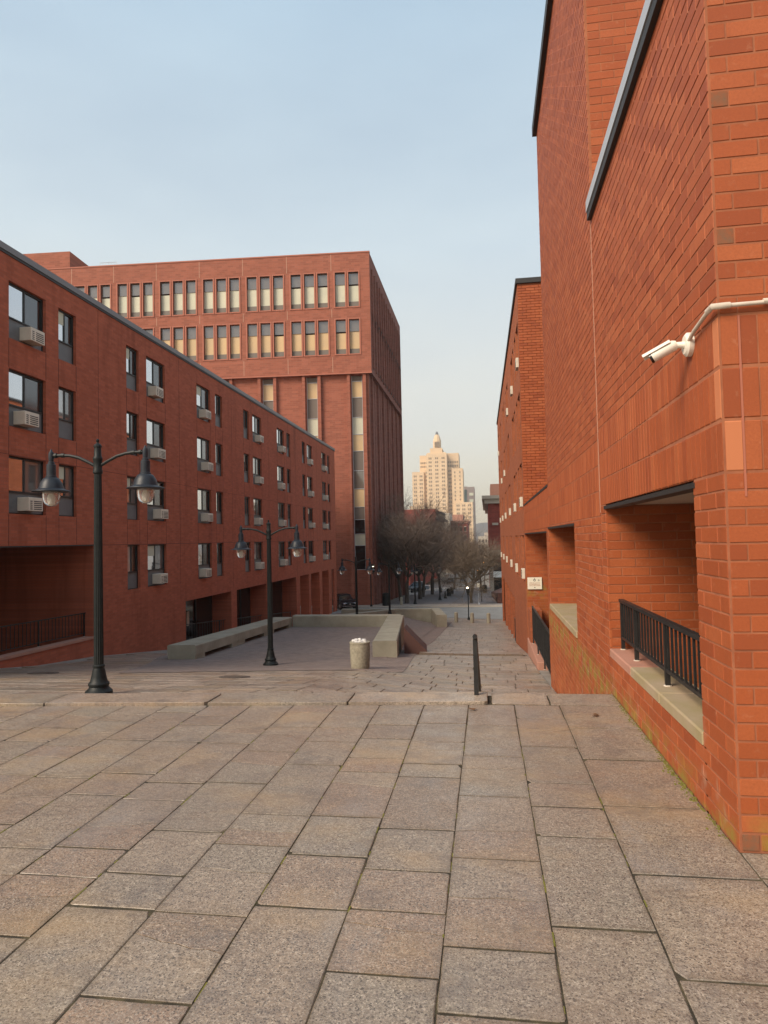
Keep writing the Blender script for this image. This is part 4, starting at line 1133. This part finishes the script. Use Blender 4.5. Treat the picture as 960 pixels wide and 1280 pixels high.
jl.build('panel_joint', M['joint_light'], OB, kind='stuff')
for a, b in strips:
    m_ = MB(); m_.box(a-.42, a-.10, .1, .46, -4, ZLg-.03); m_.box(b+.10, b+.42, .1, .46, -4, ZLg-.03); m_.build('pilaster', M['office_brick'], OB)
# framed windows of the two upper rows
fmsh = MB()
hW = W1[1]-W1[0]
for x0, x1 in ((-.14, 0), (ow, ow+.14)): fmsh.box(x0, x1, -.06, .3, -.12, hW+.1)
fmsh.box(0, ow, -.05, .3, -.12, 0); fmsh.box(0, ow, -.055, .3, hW, hW+.1)
fme = fmsh.mesh('window', M['office_trim'])
z1_, z2_ = hW*.16, hW*.66
pmid = MB().box(.0, ow, .30, .34, z1_, z2_); ptop = MB().box(0, ow, .24, .29, z2_, hW); pbot = MB().box(0, ow, .24, .29, 0, z1_)
pm1, pm2 = pmid.mesh('blind', M['blind']), pmid.mesh('blind', M['blind_gold_reflection']); pt = ptop.mesh('pane', M['glass_office']); pb_ = pbot.mesh('panel', M['spandrel'])
pv = [[MB().box(.0, ow, .30, .34, z1_, hW*f_).mesh('blind', M[m_]) for f_ in (.62, .66, .69, .74)] for m_ in ('blind', 'blind_gold_reflection')]
pmid2 = MB().box(0, ow, .30, .34, z1_, hW*.72).mesh('blind', M['blind_gold_reflection'])
for a, b in gx:
    for r, (z0, z1) in enumerate((W1, W2)):
        wo_ = link('window', fme, OB, loc=(a, 0, z0))
        link('pane', pt, wo_); link('blind', pv[0 if r == 0 else 1][int(abs(a)*7.3+r*2) % 4], wo_); link('panel', pb_, wo_)
for si, (a, b) in enumerate(strips):
    z = ZLg-.1; r_ = random.Random(3); seq = [(.6, 'spandrel'), (1.7, 'blind_gold_reflection'), (2.1, 'spandrel'), (1.8, 'blind'), (1.75, 'blind_gold_reflection'), (2.05, 'spandrel'), (1.9, 'glass_office'), (1.9, 'blind_gold_reflection'), (1.3, 'spandrel'), (1.5, 'glass_black'), (1.2, 'blind'), (2.6, 'glass_black'), (1.2, 'glass_black'), (3.0, 'glass_black')]
    fr = MB(); fr.box(a, a+.05, .62, .72, -1.3, z); fr.box(b-.05, b, .62, .72, -1.3, z); zz = z
    sob = None; pcs = []
    for h, mk in seq:
        z2 = max(zz-h, -1.3)
        if z2 >= zz: break
        fr.box(a+.05, b-.05, .64, .71, z2, z2+.05); pcs.append((z2+.05, zz, mk)); zz = z2
    sob = fr.build('window_strip', M['coping_light'], OB)
    for z0, z1, mk in pcs: MB().box(a+.05, b-.05, .70, .74, z0, z1).build('blind' if 'blind' in mk else 'pane', M[mk], sob)
pt_ = MB().box(-40, -32.9, .6, 12, ZO-.02, ztop(32.6))
pt_.build('penthouse', M['office_brick'], OB)
fr = MB()
for k in range(7):
    x = -30.2+k*.32
    for y in (2.0, 3.4): fr.tube([(x, y, ZO), (x, y, ZO+1.3)], .025, 5)
for z in (.1, .7, 1.3):
    for y in (2.0, 3.4): fr.tube([(-30.2, y, ZO+z), (-28.28, y, ZO+z)], .025, 5)
fr.build('roof_frame', M['coping_light'], OB)

# ------------------------------------------------------------------ limestone skyscraper, far
TW = thing('skyscraper', 'tall stepped cream limestone skyscraper with a lantern on top, far down the street', 'skyscraper', (-50, 750, -22))
tm = MB(); tw = MB()
def blk(x0, x1, y0, y1, z0, z1, cx=0, win=True, fl=4.05, wp=None):
    tm.box(x0+50, x1+50, y0-750, y1-750, z0+22, z1+22)
def tower_windows(x0, x1, y, z0, z1, n, pair=True, dz=4.3):
    z = z1
    while z > z0:
        for k in range(n):
            xc = x0+(x1-x0)*(k+.5)/n
            if pair:
                for s in (-.95, .95): tw.box(xc+s-.55+50, xc+s+.55+50, y-750-.25, y-750, z+22, z+22+2.0)
            else: tw.box(xc-.6+50, xc+.6+50, y-750-.25, y-750, z+22, z+22+2.0)
        z -= dz
blk(-80, -67, 752, 790, -22, 75.8); blk(-67, -60.5, 755, 790, -22, 79); blk(-72.5, -60, 765, 800, 70, 95.5)
blk(-63.5, -41, 748, 790, -22, 95.2); blk(-59.5, -46, 752, 780, 95, 101.7); blk(-62.5, -42, 750, 785, 95, 96.4)
blk(-41, -35, 755, 790, -22, 80); blk(-36, -24, 752, 790, -22, 78.5); blk(-42, -28.5, 765, 800, 70, 97); blk(-33, -14, 748, 790, -22, 40.5); blk(-83, -67, 748, 790, -22, 38)
TWw = None
tm.lathe([(4.6, 101.6+22), (4.5, 111.5+22), (4.1, 112.5+22), (3.6, 115+22), (2.6, 117.5+22), (1.9, 118.5+22)], 8, (-52.3+50, 765-750, 0))
for a in range(8):
    an = (a+.5)*PI/4
for xx in (-54.2, -52.3, -50.4): tw.box(xx-.6+50, xx+.6+50, 760.0-750, 761.0-750, 103.5+22, 110+22)
tower_windows(-80, -67, 752, 4, 70, 2); tower_windows(-67, -60.5, 755, 4, 74, 1, True)
tower_windows(-63, -41.5, 748, 4, 89, 3); tower_windows(-41, -35.5, 755, 4, 75, 1, True); tower_windows(-35.5, -24.5, 752, 42, 73, 2, False); tower_windows(-33, -14.5, 748, 4, 36, 3)
tower_windows(-72, -64, 765, 80, 86, 4, False); tower_windows(-41, -29, 765, 80, 86, 5, False)
tm.build('wall', M['limestone'], TW); tw.build('window', M['tower_win'], TW, kind='stuff')
MB().lathe([(1.7, 118.4+22), (1.6, 120+22), (1.1, 121.2+22), (.3, 122.2+22)], 10, (-52.3+50, 15, 0)).build('lantern', M['tower_top'], TW)
GT = thing('office_tower', 'grey brown modern tower with blue green glass peeping out behind the limestone skyscraper', 'office tower', (-20, 860, -22))
MB().box(-14, -2.5, 0, 40, 0, 88).build('wall', M['grey_tower'], GT); MB().box(-9, -3, -.4, 0.2, 0, 84).build('glazing', M['blue_glass'], GT); MB().box(-2.4, 6.6, -4, 40, 0, 87).build('wall', M['grey_tower'], GT)
gw = MB()
for k in range(8): gw.box(.2, 5.2, -4.3, -3.9, 20+k*8, 23.5+k*8)
gw.build('window', M['blind'], GT, kind='stuff')

# ------------------------------------------------------------------ buildings down the street
def block(label, x0, x1, y0, y1, z1, wall, cornice=None, win=None, zb=-14, nx=3, nz=4, wm='dark', cat='building', storey=4.0):
    b = thing('building', label, cat, ((x0+x1)/2, y0, zb)); cx = (x0+x1)/2; w = (x1-x0)/2; d = y1-y0
    MB().box(-w, w, 0, d, 0, z1-zb).build('wall', wall, b)
    if cornice:
        c = MB().box(-w-.5, w+.5, -.5, d, z1-zb-.7, z1-zb+.003); c.box(-w-.9, w+.9, -.9, d, z1-zb, z1-zb+.5); c.build('cornice', cornice, b)
    if win:
        for i in range(nx):
            for j in range(nz):
                x = -w + 2*w*(i+.5)/nx; z = z1-zb-2.2-storey*(j+.35)
                wb = MB().box(x-.55, x+.55, -.06, .1, z-1.0, z+1.0).build('window', M[wm], b)
                MB().box(x-.75, x+.75, -.12, .1, z+1.0, z+1.3).build('lintel', M['stone'], wb)
                MB().box(x-.75, x+.75, -.12, .1, z-1.2, z-1.0).build('sill', M['stone'], wb)
    return b
b = block('red brick shop building with pale cornice and stone ground floor right of the street', .35, 9.3, 105, 150, 7.6, M['old_brick'], M['stone'], None, -8, 6, 2)
MB().box(-4.75, 4.6, -.25, 45, 7.0, 7.8).build('string_course', M['stone'], b)
for x in (-4.5, -2.2, .5): MB().box(x, x+.6, -.3, .2, 0, 7.0).build('column', M['stone'], b)
MB().box(-3.9, -2.3, -.1, .1, 1.2, 4.2).build('shop_window', M['glass_black'], b); MB().box(-4.4, 4.4, -.16, .05, .6, 6.0).build('shop_front', M['dark'], b)
MB().box(-4.0, 0, 8, 20, 15.6, 18.5).build('penthouse', M['pink_sill'], b)
for x, z in ((-3.9, 11.6), (-2.6, 13.0), (-1.1, 11.6)): MB().box(x, x+.9, -.3, .0, z, z+.35).build('stone_lintel', M['stone'], b)
aw = MB(); aw.rings([[(-4.0, -1.2, 3.8), (-4.0, 0, 4.7), (-4.0, 0, 4.6), (-4.0, -1.2, 3.7)], [(-2.4, -1.2, 3.8), (-2.4, 0, 4.7), (-2.4, 0, 4.6), (-2.4, -1.2, 3.7)]]); aw.build('awning', M['white_paint'], b)
block('dark red brick corner building with heavy dark cornice rising above the bare trees', -31, -18.3, 250, 285, 12.6, M['old_brick'], None, None, -14)
cb = thing('cornice_building', 'narrow ornate facade with black bracketed cornice beside the dark red corner building', 'building', (-17.2, 252, -14))
MB().box(-1.0, .4, 0, 30, 0, 25.5).build('wall', M['stone'], cb)
q = MB()
for k in range(6): q.box(-1.2+k*.45, -.8+k*.45+.6, -.8+k*.1, 20, 24.6-k*.5, 25.0-k*.5)
q.box(-1.4, 1.8, -1, 25, 22.2, 23.0); q.box(-1.4, 1.0, -.9, 25, 24.9, 25.6); q.build('cornice', M['coping_dark'], cb)
rf = thing('roof_frame', 'thin steel roof frame standing on the dark red corner building', 'steel frame', (-29.3, 252, 12.6))
q = MB()
for x in (-1.6, 0, 1.6): q.tube([(x, 0, 0), (x, 0, 2.6)], .08, 5)
q.tube([(-1.6, 0, 2.6), (1.6, 0, 2.6)], .09, 5); q.tube([(-1.6, 0, 0), (1.6, 0, 2.6)], .05, 4); q.build('frame', M['coping_grey'], rf)
block('mid red brick building with pale upper storey in front of the skyscraper', -19.5, -9, 330, 370, 9.5, M['old_brick'], M['pink_sill'], True, -18, 5, 2)
block('pale stone building stepping up in front of the skyscraper base', -25, -17, 320, 350, 13.5, M['stone'], None, None, -18)
block('pinkish wall of a low building below the skyscraper', -23.5, -14, 420, 450, 16.0, M['pink_sill'], None, None, -18)
block('pale town building glimpsed at the end of the street, taller one', -6.5, 1.0, 520, 560, 2.5, M['stone'], None, True, -20, 3, 3, cat='building')
block('brownish town building at the end of the street, lower one', -12, -5.8, 470, 500, -1.5, M['grey_tower'], None, True, -20, 4, 2)
block('white house low on the distant hillside', -2.0, 6, 640, 670, 6.0, M['soffit'], None, True, -22, 3, 2)
block('far red brick building on the left side of the street behind the trees', -30, -14.5, 128, 240, 3.5, M['old_brick'], None, True, -9, 5, 3)
block('grey stone building beyond the red shop building on the right of the street', 1.2, 12, 152, 300, 6.5, M['stone'], None, None, -12)
# stoop wall by the far block
tag(MB().rings([[(.95, 71.5, -6.2), (1.9, 71.5, -6.2), (1.9, 71.5, -4.0), (.95, 71.5, -4.0)], [(.4, 88, -7), (1.9, 88, -7), (1.9, 88, -4.6), (.4, 88, -5.2)]]).build('stoop_wall', mat('dark_stoop_brick', (.12, .05, .038), .9)), 'low dark brick wall of a stoop on the right beyond the road', 'wall')

# hills
hl = MB(); xs = np.linspace(-1500, 1500, 120); rr = np.random.default_rng(3)
prof = 40 + 9*np.sin(xs/210+.6) + 6*np.sin(xs/77) + rr.normal(0, 1.4, len(xs))
n = len(xs)
for yy, f in ((1500, -.6), (1720, .45), (1900, .9), (2000, 1.0), (2300, .8), (2600, -.6)):
    for x, p in zip(xs, prof): hl.v.append((x, yy+rr.normal(0, 8), p*f + (rr.normal(0, 1.6) if 0 < f else 0)))
for j in range(5):
    for i in range(n-1): a = j*n+i; hl.f.append((a, a+1, a+n+1, a+n))
hl.build('hill', M['hill'], kind='structure')

# ------------------------------------------------------------------ bare street trees
def tree_meshes(seed, H, trunk_h, spread, twig_n=2600, pale=False):
    r_ = random.Random(seed); br = MB(); tv, tf = [], []
    tips = []
    def grow(p, d, ln, rad, lev):
        pts = [p]; q = p.copy(); dd = d.copy(); k = 3 if lev < 3 else 2
        for i in range(k):
            dd = (dd + Vector((r_.gauss(0, .13), r_.gauss(0, .13), r_.gauss(.05, .10)))).normalized(); q = q + dd*ln/k; pts.append(q.copy())
        br.tube(pts, [rad*(1-.45*i/k) for i in range(k+1)], 6 if lev < 2 else (4 if lev < 3 else 3), caps=False)
        for i in range(1, k+1):
            if lev >= 2: tips.append((pts[i], dd, ln))
        if lev >= 4: return
        nb = (5, 4, 4, 3)[lev] if lev < 4 else 0
        for b_ in range(nb):
            az = r_.uniform(0, 2*PI) if lev else 2*PI*(b_+r_.uniform(-.2, .2))/nb
            sp = r_.uniform(.45, .85) if lev == 0 else r_.uniform(.4, .8)
            a = dd.orthogonal().normalized(); b2 = dd.cross(a)
            nd = (dd*math.cos(sp) + (a*math.cos(az)+b2*math.sin(az))*math.sin(sp)).normalized(); nd.z += .06; nd.normalize()
            st = pts[r_.choice(range(1, len(pts)))] if lev else pts[-1]
            grow(st, nd, ln*r_.uniform(.62, .82) if lev else spread*r_.uniform(.62, .85), rad*(.52 if lev else .55), lev+1)
    # trunk
    grow(Vector((0, 0, 0)), Vector((r_.gauss(0, .04), r_.gauss(0, .04), 1)).normalized(), trunk_h, .22, 0)
    for k in range(twig_n):
        p, d, ln = r_.choice(tips); L_ = r_.uniform(.5, 1.25)
        nd = (d*.5 + Vector((r_.gauss(0, .6), r_.gauss(0, .6), r_.gauss(.15, .45)))).normalized()
        q = p + d*r_.uniform(-.3, .3)*.5
        for f_ in range(3):
            e = q + nd*L_*(.5+.25*f_); s = (nd + Vector((r_.gauss(0, .5), r_.gauss(0, .5), r_.gauss(.05, .5)))).normalized()
            w = nd.cross(Vector((r_.gauss(0, 1), r_.gauss(0, 1), r_.gauss(0, 1)))).normalized()*.007
            a = (q, q + nd*L_) if f_ == 0 else (e, e + s*L_*.55)
            b = len(tv); tv.extend([tuple(a[0]-w), tuple(a[0]+w), tuple(a[1]+w*.5), tuple(a[1]-w*.5)]); tf.append((b, b+1, b+2, b+3))
    zz = max(v[2] for v in tv); s = H/zz
    br.v = [(x*s, y*s, z*s) for x, y, z in br.v]; tv = [(x*s, y*s, z*s) for x, y, z in tv]
    tw_ = MB(); tw_.v = tv; tw_.f = tf
    return br.mesh('trunk', M['bark_pale' if pale else 'bark'], True), tw_.mesh('crown', M['twig_warm' if pale else 'twig'])
TM = [tree_meshes(11, 12.8, 2.4, 3.9, 5200), tree_meshes(23, 12.4, 2.3, 4.0, 5200), tree_meshes(35, 8.6, 2.5, 2.7, 3200, pale=True)]
trees = [(-1.75, 72.5, 2, .98, 'bare pale barked tree standing alone on the right side of the pedestrian street'),
         (-8.6, 72.5, 0, 1.0, 'bare dark tree nearest the road at the left of the pedestrian street'),
         (-9.7, 76.5, 1, 1.06, 'bare dark tree close against the side of the office block, first behind the front one'),
         (-8.0, 81, 0, 1.0, 'bare tree in the left row, third from the road'),
         (-8.3, 87, 1, 1.04, 'bare tree in the left row, fourth from the road'),
         (-7.6, 94, 0, 1.02, 'bare tree with leaning trunk in the middle of the left row'),
         (-6.9, 101, 1, 1.0, 'bare tree near the crossing at the far end of the left row'),
         (-2.6, 92, 2, .95, 'bare tree behind the pale barked one on the right of the street'),
         (-5.8, 118, 1, 1.0, 'bare tree beyond the crossing, left of the far street'),
         (-1.2, 122, 0, .9, 'bare tree beyond the crossing by the red shop building')]
for i, (x, y, k, s, lab) in enumerate(trees):
    t_ = thing('bare_tree', lab, 'tree', (x, y, gz(x, y)+.04), 1.7*i, 'bare trees along the pedestrian street'); t_.scale = (s, s, s)
    link('trunk', TM[k][0], t_); link('crown', TM[k][1], t_)

# ------------------------------------------------------------------ vehicles
def car(name, label, loc, rz, L_, W_, H_, paint, suv=True):
    t_ = thing(name, label, 'car', loc, rz)
    w = W_/2; hb = .62*H_ if suv else .58*H_
    # body: section outline along x (front at +x), extruded over the width with tumblehome
    side = [(-L_/2, .32), (-L_/2, hb*.9), (-L_/2+.08, hb), (L_/2-1.15, hb), (L_/2-.25, hb*.88), (L_/2-.03, hb*.72), (L_/2, .42), (L_/2-.1, .24), (-L_/2+.1, .24)]
    def ext(poly, ya, yb, ins=.0):
        m_ = MB(); cx = sum(p[0] for p in poly)/len(poly); cz = sum(p[1] for p in poly)/len(poly)
        m_.rings([[(cx+(x-cx)*(1-ins), ya, cz+(z-cz)*(1-ins)) for x, z in poly], [(x, ya+.08, z) for x, z in poly], [(x, yb-.08, z) for x, z in poly], [(cx+(x-cx)*(1-ins), yb, cz+(z-cz)*(1-ins)) for x, z in poly]]); return m_
    ext(side, -w, w, .03).build('body', paint, t_)
    f0 = L_/2-1.25; r0 = -L_/2+.12 if suv else -L_/2+.7
    cab = MB(); z0, z1 = hb-.02, H_
    cab.rings([[(r0, -w+.06, z0), (f0, -w+.06, z0), (f0, w-.06, z0), (r0, w-.06, z0)], [(r0+.22, -w+.2, z1-.06), (f0-.7, -w+.2, z1-.06), (f0-.7, w-.2, z1-.06), (r0+.22, w-.2, z1-.06)]])
    cab.build('cabin', M['car_glass'], t_)
    MB().bbox(r0+.18, f0-.66, -w+.18, w-.18, z1-.075, z1, .03).build('roof', paint, t_)
    for sx_ in (-1, 1):
        pl = MB(); pl.tube([(f0, sx_*(w-.07), z0), (f0-.7, sx_*(w-.2), z1-.05)], .035, 5); pl.tube([((f0+r0)/2-.1, sx_*(w-.065), z0), ((f0+r0)/2-.1, sx_*(w-.2), z1-.05)], .04, 5); pl.build('pillar', paint, t_)
        MB().bbox(L_/2-.16, L_/2-.015, sx_*(w-.28)-.17, sx_*(w-.28)+.17, hb*.66, hb*.82, .02).build('headlight', M['chrome'], t_)
        MB().bbox(f0-.25, f0-.1, sx_*(w+.08)-.09, sx_*(w+.08)+.09, z0, z0+.14, .02).build('mirror', paint, t_)
    MB().box(L_/2-.04, L_/2+.015, -.45, .45, hb*.55, hb*.78).build('grille', M['dark'], t_); MB().box(L_/2-.02, L_/2+.03, -.75, .75, hb*.44, hb*.50).build('bumper_trim', M['chrome'], t_)
    MB().box(L_/2, L_/2+.03, -.08, .08, hb*.62, hb*.75).build('badge', M['chrome'], t_)
    for fx in (-L_/2+.85, L_/2-.9):
        for sx_ in (-1, 1):
            wb = MB(); wb.tube([(fx, sx_*(w-.20), .33), (fx, sx_*(w+.005), .33)], .33, 18); wo_ = wb.build('wheel', M['tyre'], t_)
            rb = MB(); rb.tube([(fx, sx_*(w+.004), .33), (fx, sx_*(w+.012), .33)], .20, 14); rb.build('rim', M['chrome'], wo_)
    return t_
car('parked_car', 'black sport utility car stopped on the road beside the left apartment block', (-13.9, 65.6, gz(-13.9, 65.6)+.012), R(-62), 3.7, 1.55, 1.36, M['car_black'])
car('parked_car', 'small grey car far down the street beyond the crossing', (-7.7, 221, gz(-7.7, 221)+.06), R(-90), 4.3, 1.8, 1.45, M['car_grey'], False)
car('parked_car', 'pale car far away at the left kerb of the distant street', (-9.0, 255, gz(-9, 255)+.06), R(-90), 4.3, 1.8, 1.5, M['ac'], False)
car('parked_car', 'dark car behind the tree trunks on the far left kerb', (-10.2, 190, gz(-10.2, 190)+.06), R(-90), 4.4, 1.8, 1.5, M['car_black'], False)

car('parked_car', 'dark car half hidden by the bare trees at the left before the crossing', (-10.6, 104, gz(-10.6, 104)+.03), R(-90), 4.4, 1.8, 1.5, M['car_black'])
car('parked_car', 'grey car crossing at the left beyond the row of bare trees', (-11.5, 110, gz(-11.5, 110)+.06), R(180), 4.4, 1.8, 1.45, M['car_grey'], False)
# ------------------------------------------------------------------ signals, posts and bins along the street
def signal(x, y, h, lens, label, base=.06, rz=0):
    t_ = thing('traffic_signal', label, 'traffic signal', (x, y, gz(x, y)+base), rz)
    MB().lathe([(.12, 0), (.12, .15), (.06, .2), (.055, h)], 10).build('pole', M['iron'], t_)
    MB().bbox(-.17, .17, -.28, -.02, h-.95, h, .02).build('housing', M['iron'], t_)
    for k, z in enumerate((h-.18, h-.47, h-.76)):
        m_ = MB(); m_.tube([(0, -.28, z), (0, -.30, z)], .105, 12); m_.build('lens', M[lens] if k == 0 else M['lens'], t_)
        v = MB(); v.rings([[(.12*math.cos(a), yy, z+.12*math.sin(a)) for a in np.linspace(-.3, PI+.3, 8)] + [(.11*math.cos(a), yy, z+.11*math.sin(a)) for a in np.linspace(PI+.3, -.3, 8)] for yy in (-.28, -.42)]); v.build('visor', M['iron'], t_)
    return t_
signal(-8.3, 105.6, 3.1, 'red_lens', 'traffic signal with red lamp lit at the left of the far crossing')
signal(-1.45, 105.8, 3.3, 'amber_lens', 'traffic signal with orange lamp lit behind the pale barked tree')
signal(-.55, 114.5, 4.6, 'amber_lens', 'tall traffic signal with orange lamp lit before the shop building')
signal(-11.5, 66.9, 4.2, 'white_lens', 'traffic signal seen from the side behind the third street lamp', .1, R(70))
pl = thing('post_lamp', 'thin black post with a small dark lantern by the concrete bollards', 'lamp post', (-1.62, 56.3, gz(-1.62, 56.3)+.01))
MB().lathe([(.11, 0), (.11, .1), (.06, .22), (.045, .3), (.04, 2.2)], 12).build('pole', M['iron'], pl, True)
MB().bbox(-.14, .14, -.14, .14, 2.2, 2.55, .04).build('lantern', M['iron'], pl); MB().lathe([(.08, 2.55), (.09, 2.62), (.03, 2.67)], 10, (-.05, 0, 0)).build('light', M['white_lens'], pl)
sp = thing('sign_post', 'slim white sign post standing beside the pale barked tree', 'sign post', (-.95, 68.8, gz(-.95, 68.8)+.1))
MB().lathe([(.14, 0), (.10, .1), (.04, .25), (.035, 2.1)], 10).build('pole', M['coping_light'], sp); MB().box(-.14, .14, -.05, -.04, 1.7, 2.1).build('plate', M['sign_white'], sp)
bk = thing('parking_meter', 'dark slender parking meter to the right of the pale barked tree', 'meter', (-.70, 74.5, gz(-.7, 74.5)+.06))
MB().lathe([(.05, 0), (.04, 1.15)], 8).build('pole', M['iron'], bk); MB().bbox(-.14, .14, -.1, .1, 1.1, 1.75, .04).build('head', M['iron'], bk)
for x, y, h, w, lab in ((-.45, 98, 1.15, .32, 'black litter bin on the right pavement before the shop building'), (-5.0, 88.5, 1.0, .30, 'black litter bin in the middle of the pedestrian street, bigger of two'), (-4.95, 95, .95, .25, 'black litter bin beyond the other one in the pedestrian street'), (-10.2, 68.0, 1.35, .36, 'tall black bin by the corner of the office block')):
    t_ = thing('street_bin', lab, 'litter bin', (x, y, gz(x, y)+.06), group='black bins along the street')
    MB().lathe([(w*.85, 0), (w, .08), (w, h*.8), (w*.9, h*.86)], 12).build('body', M['iron'], t_); MB().lathe([(w*.95, h*.86), (w*.9, h*.95), (w*.3, h)], 12).build('lid', M['iron'], t_)
cn = thing('short_post', 'short flared black post in the pedestrian street right of a street lamp', 'post', (-5.1, 82.4, gz(-5.1, 82.4)+.06))
MB().lathe([(.2, 0), (.19, .12), (.09, .4), (.07, .8)], 12).build('post', M['iron'], cn, True); MB().lathe([(.09, .8), (.06, .88), (.02, .92)], 12).build('cap', M['iron'], cn, True)

# ------------------------------------------------------------------ hazy air
hz = MB().box(-2600, 2600, -80, 2700, -28, 150)
hm = bpy.data.materials.new('haze'); hm.use_nodes = True; hn = hm.node_tree; hn.nodes.clear()
ho_ = hn.nodes.new('ShaderNodeOutputMaterial'); hv = hn.nodes.new('ShaderNodeVolumePrincipled')
hv.inputs['Color'].default_value = (.96, .935, .90, 1); hv.inputs['Density'].default_value = .00030; hv.inputs['Anisotropy'].default_value = .3
hn.links.new(hv.outputs[0], ho_.inputs['Volume'])
hz.build('haze', hm, kind='stuff')
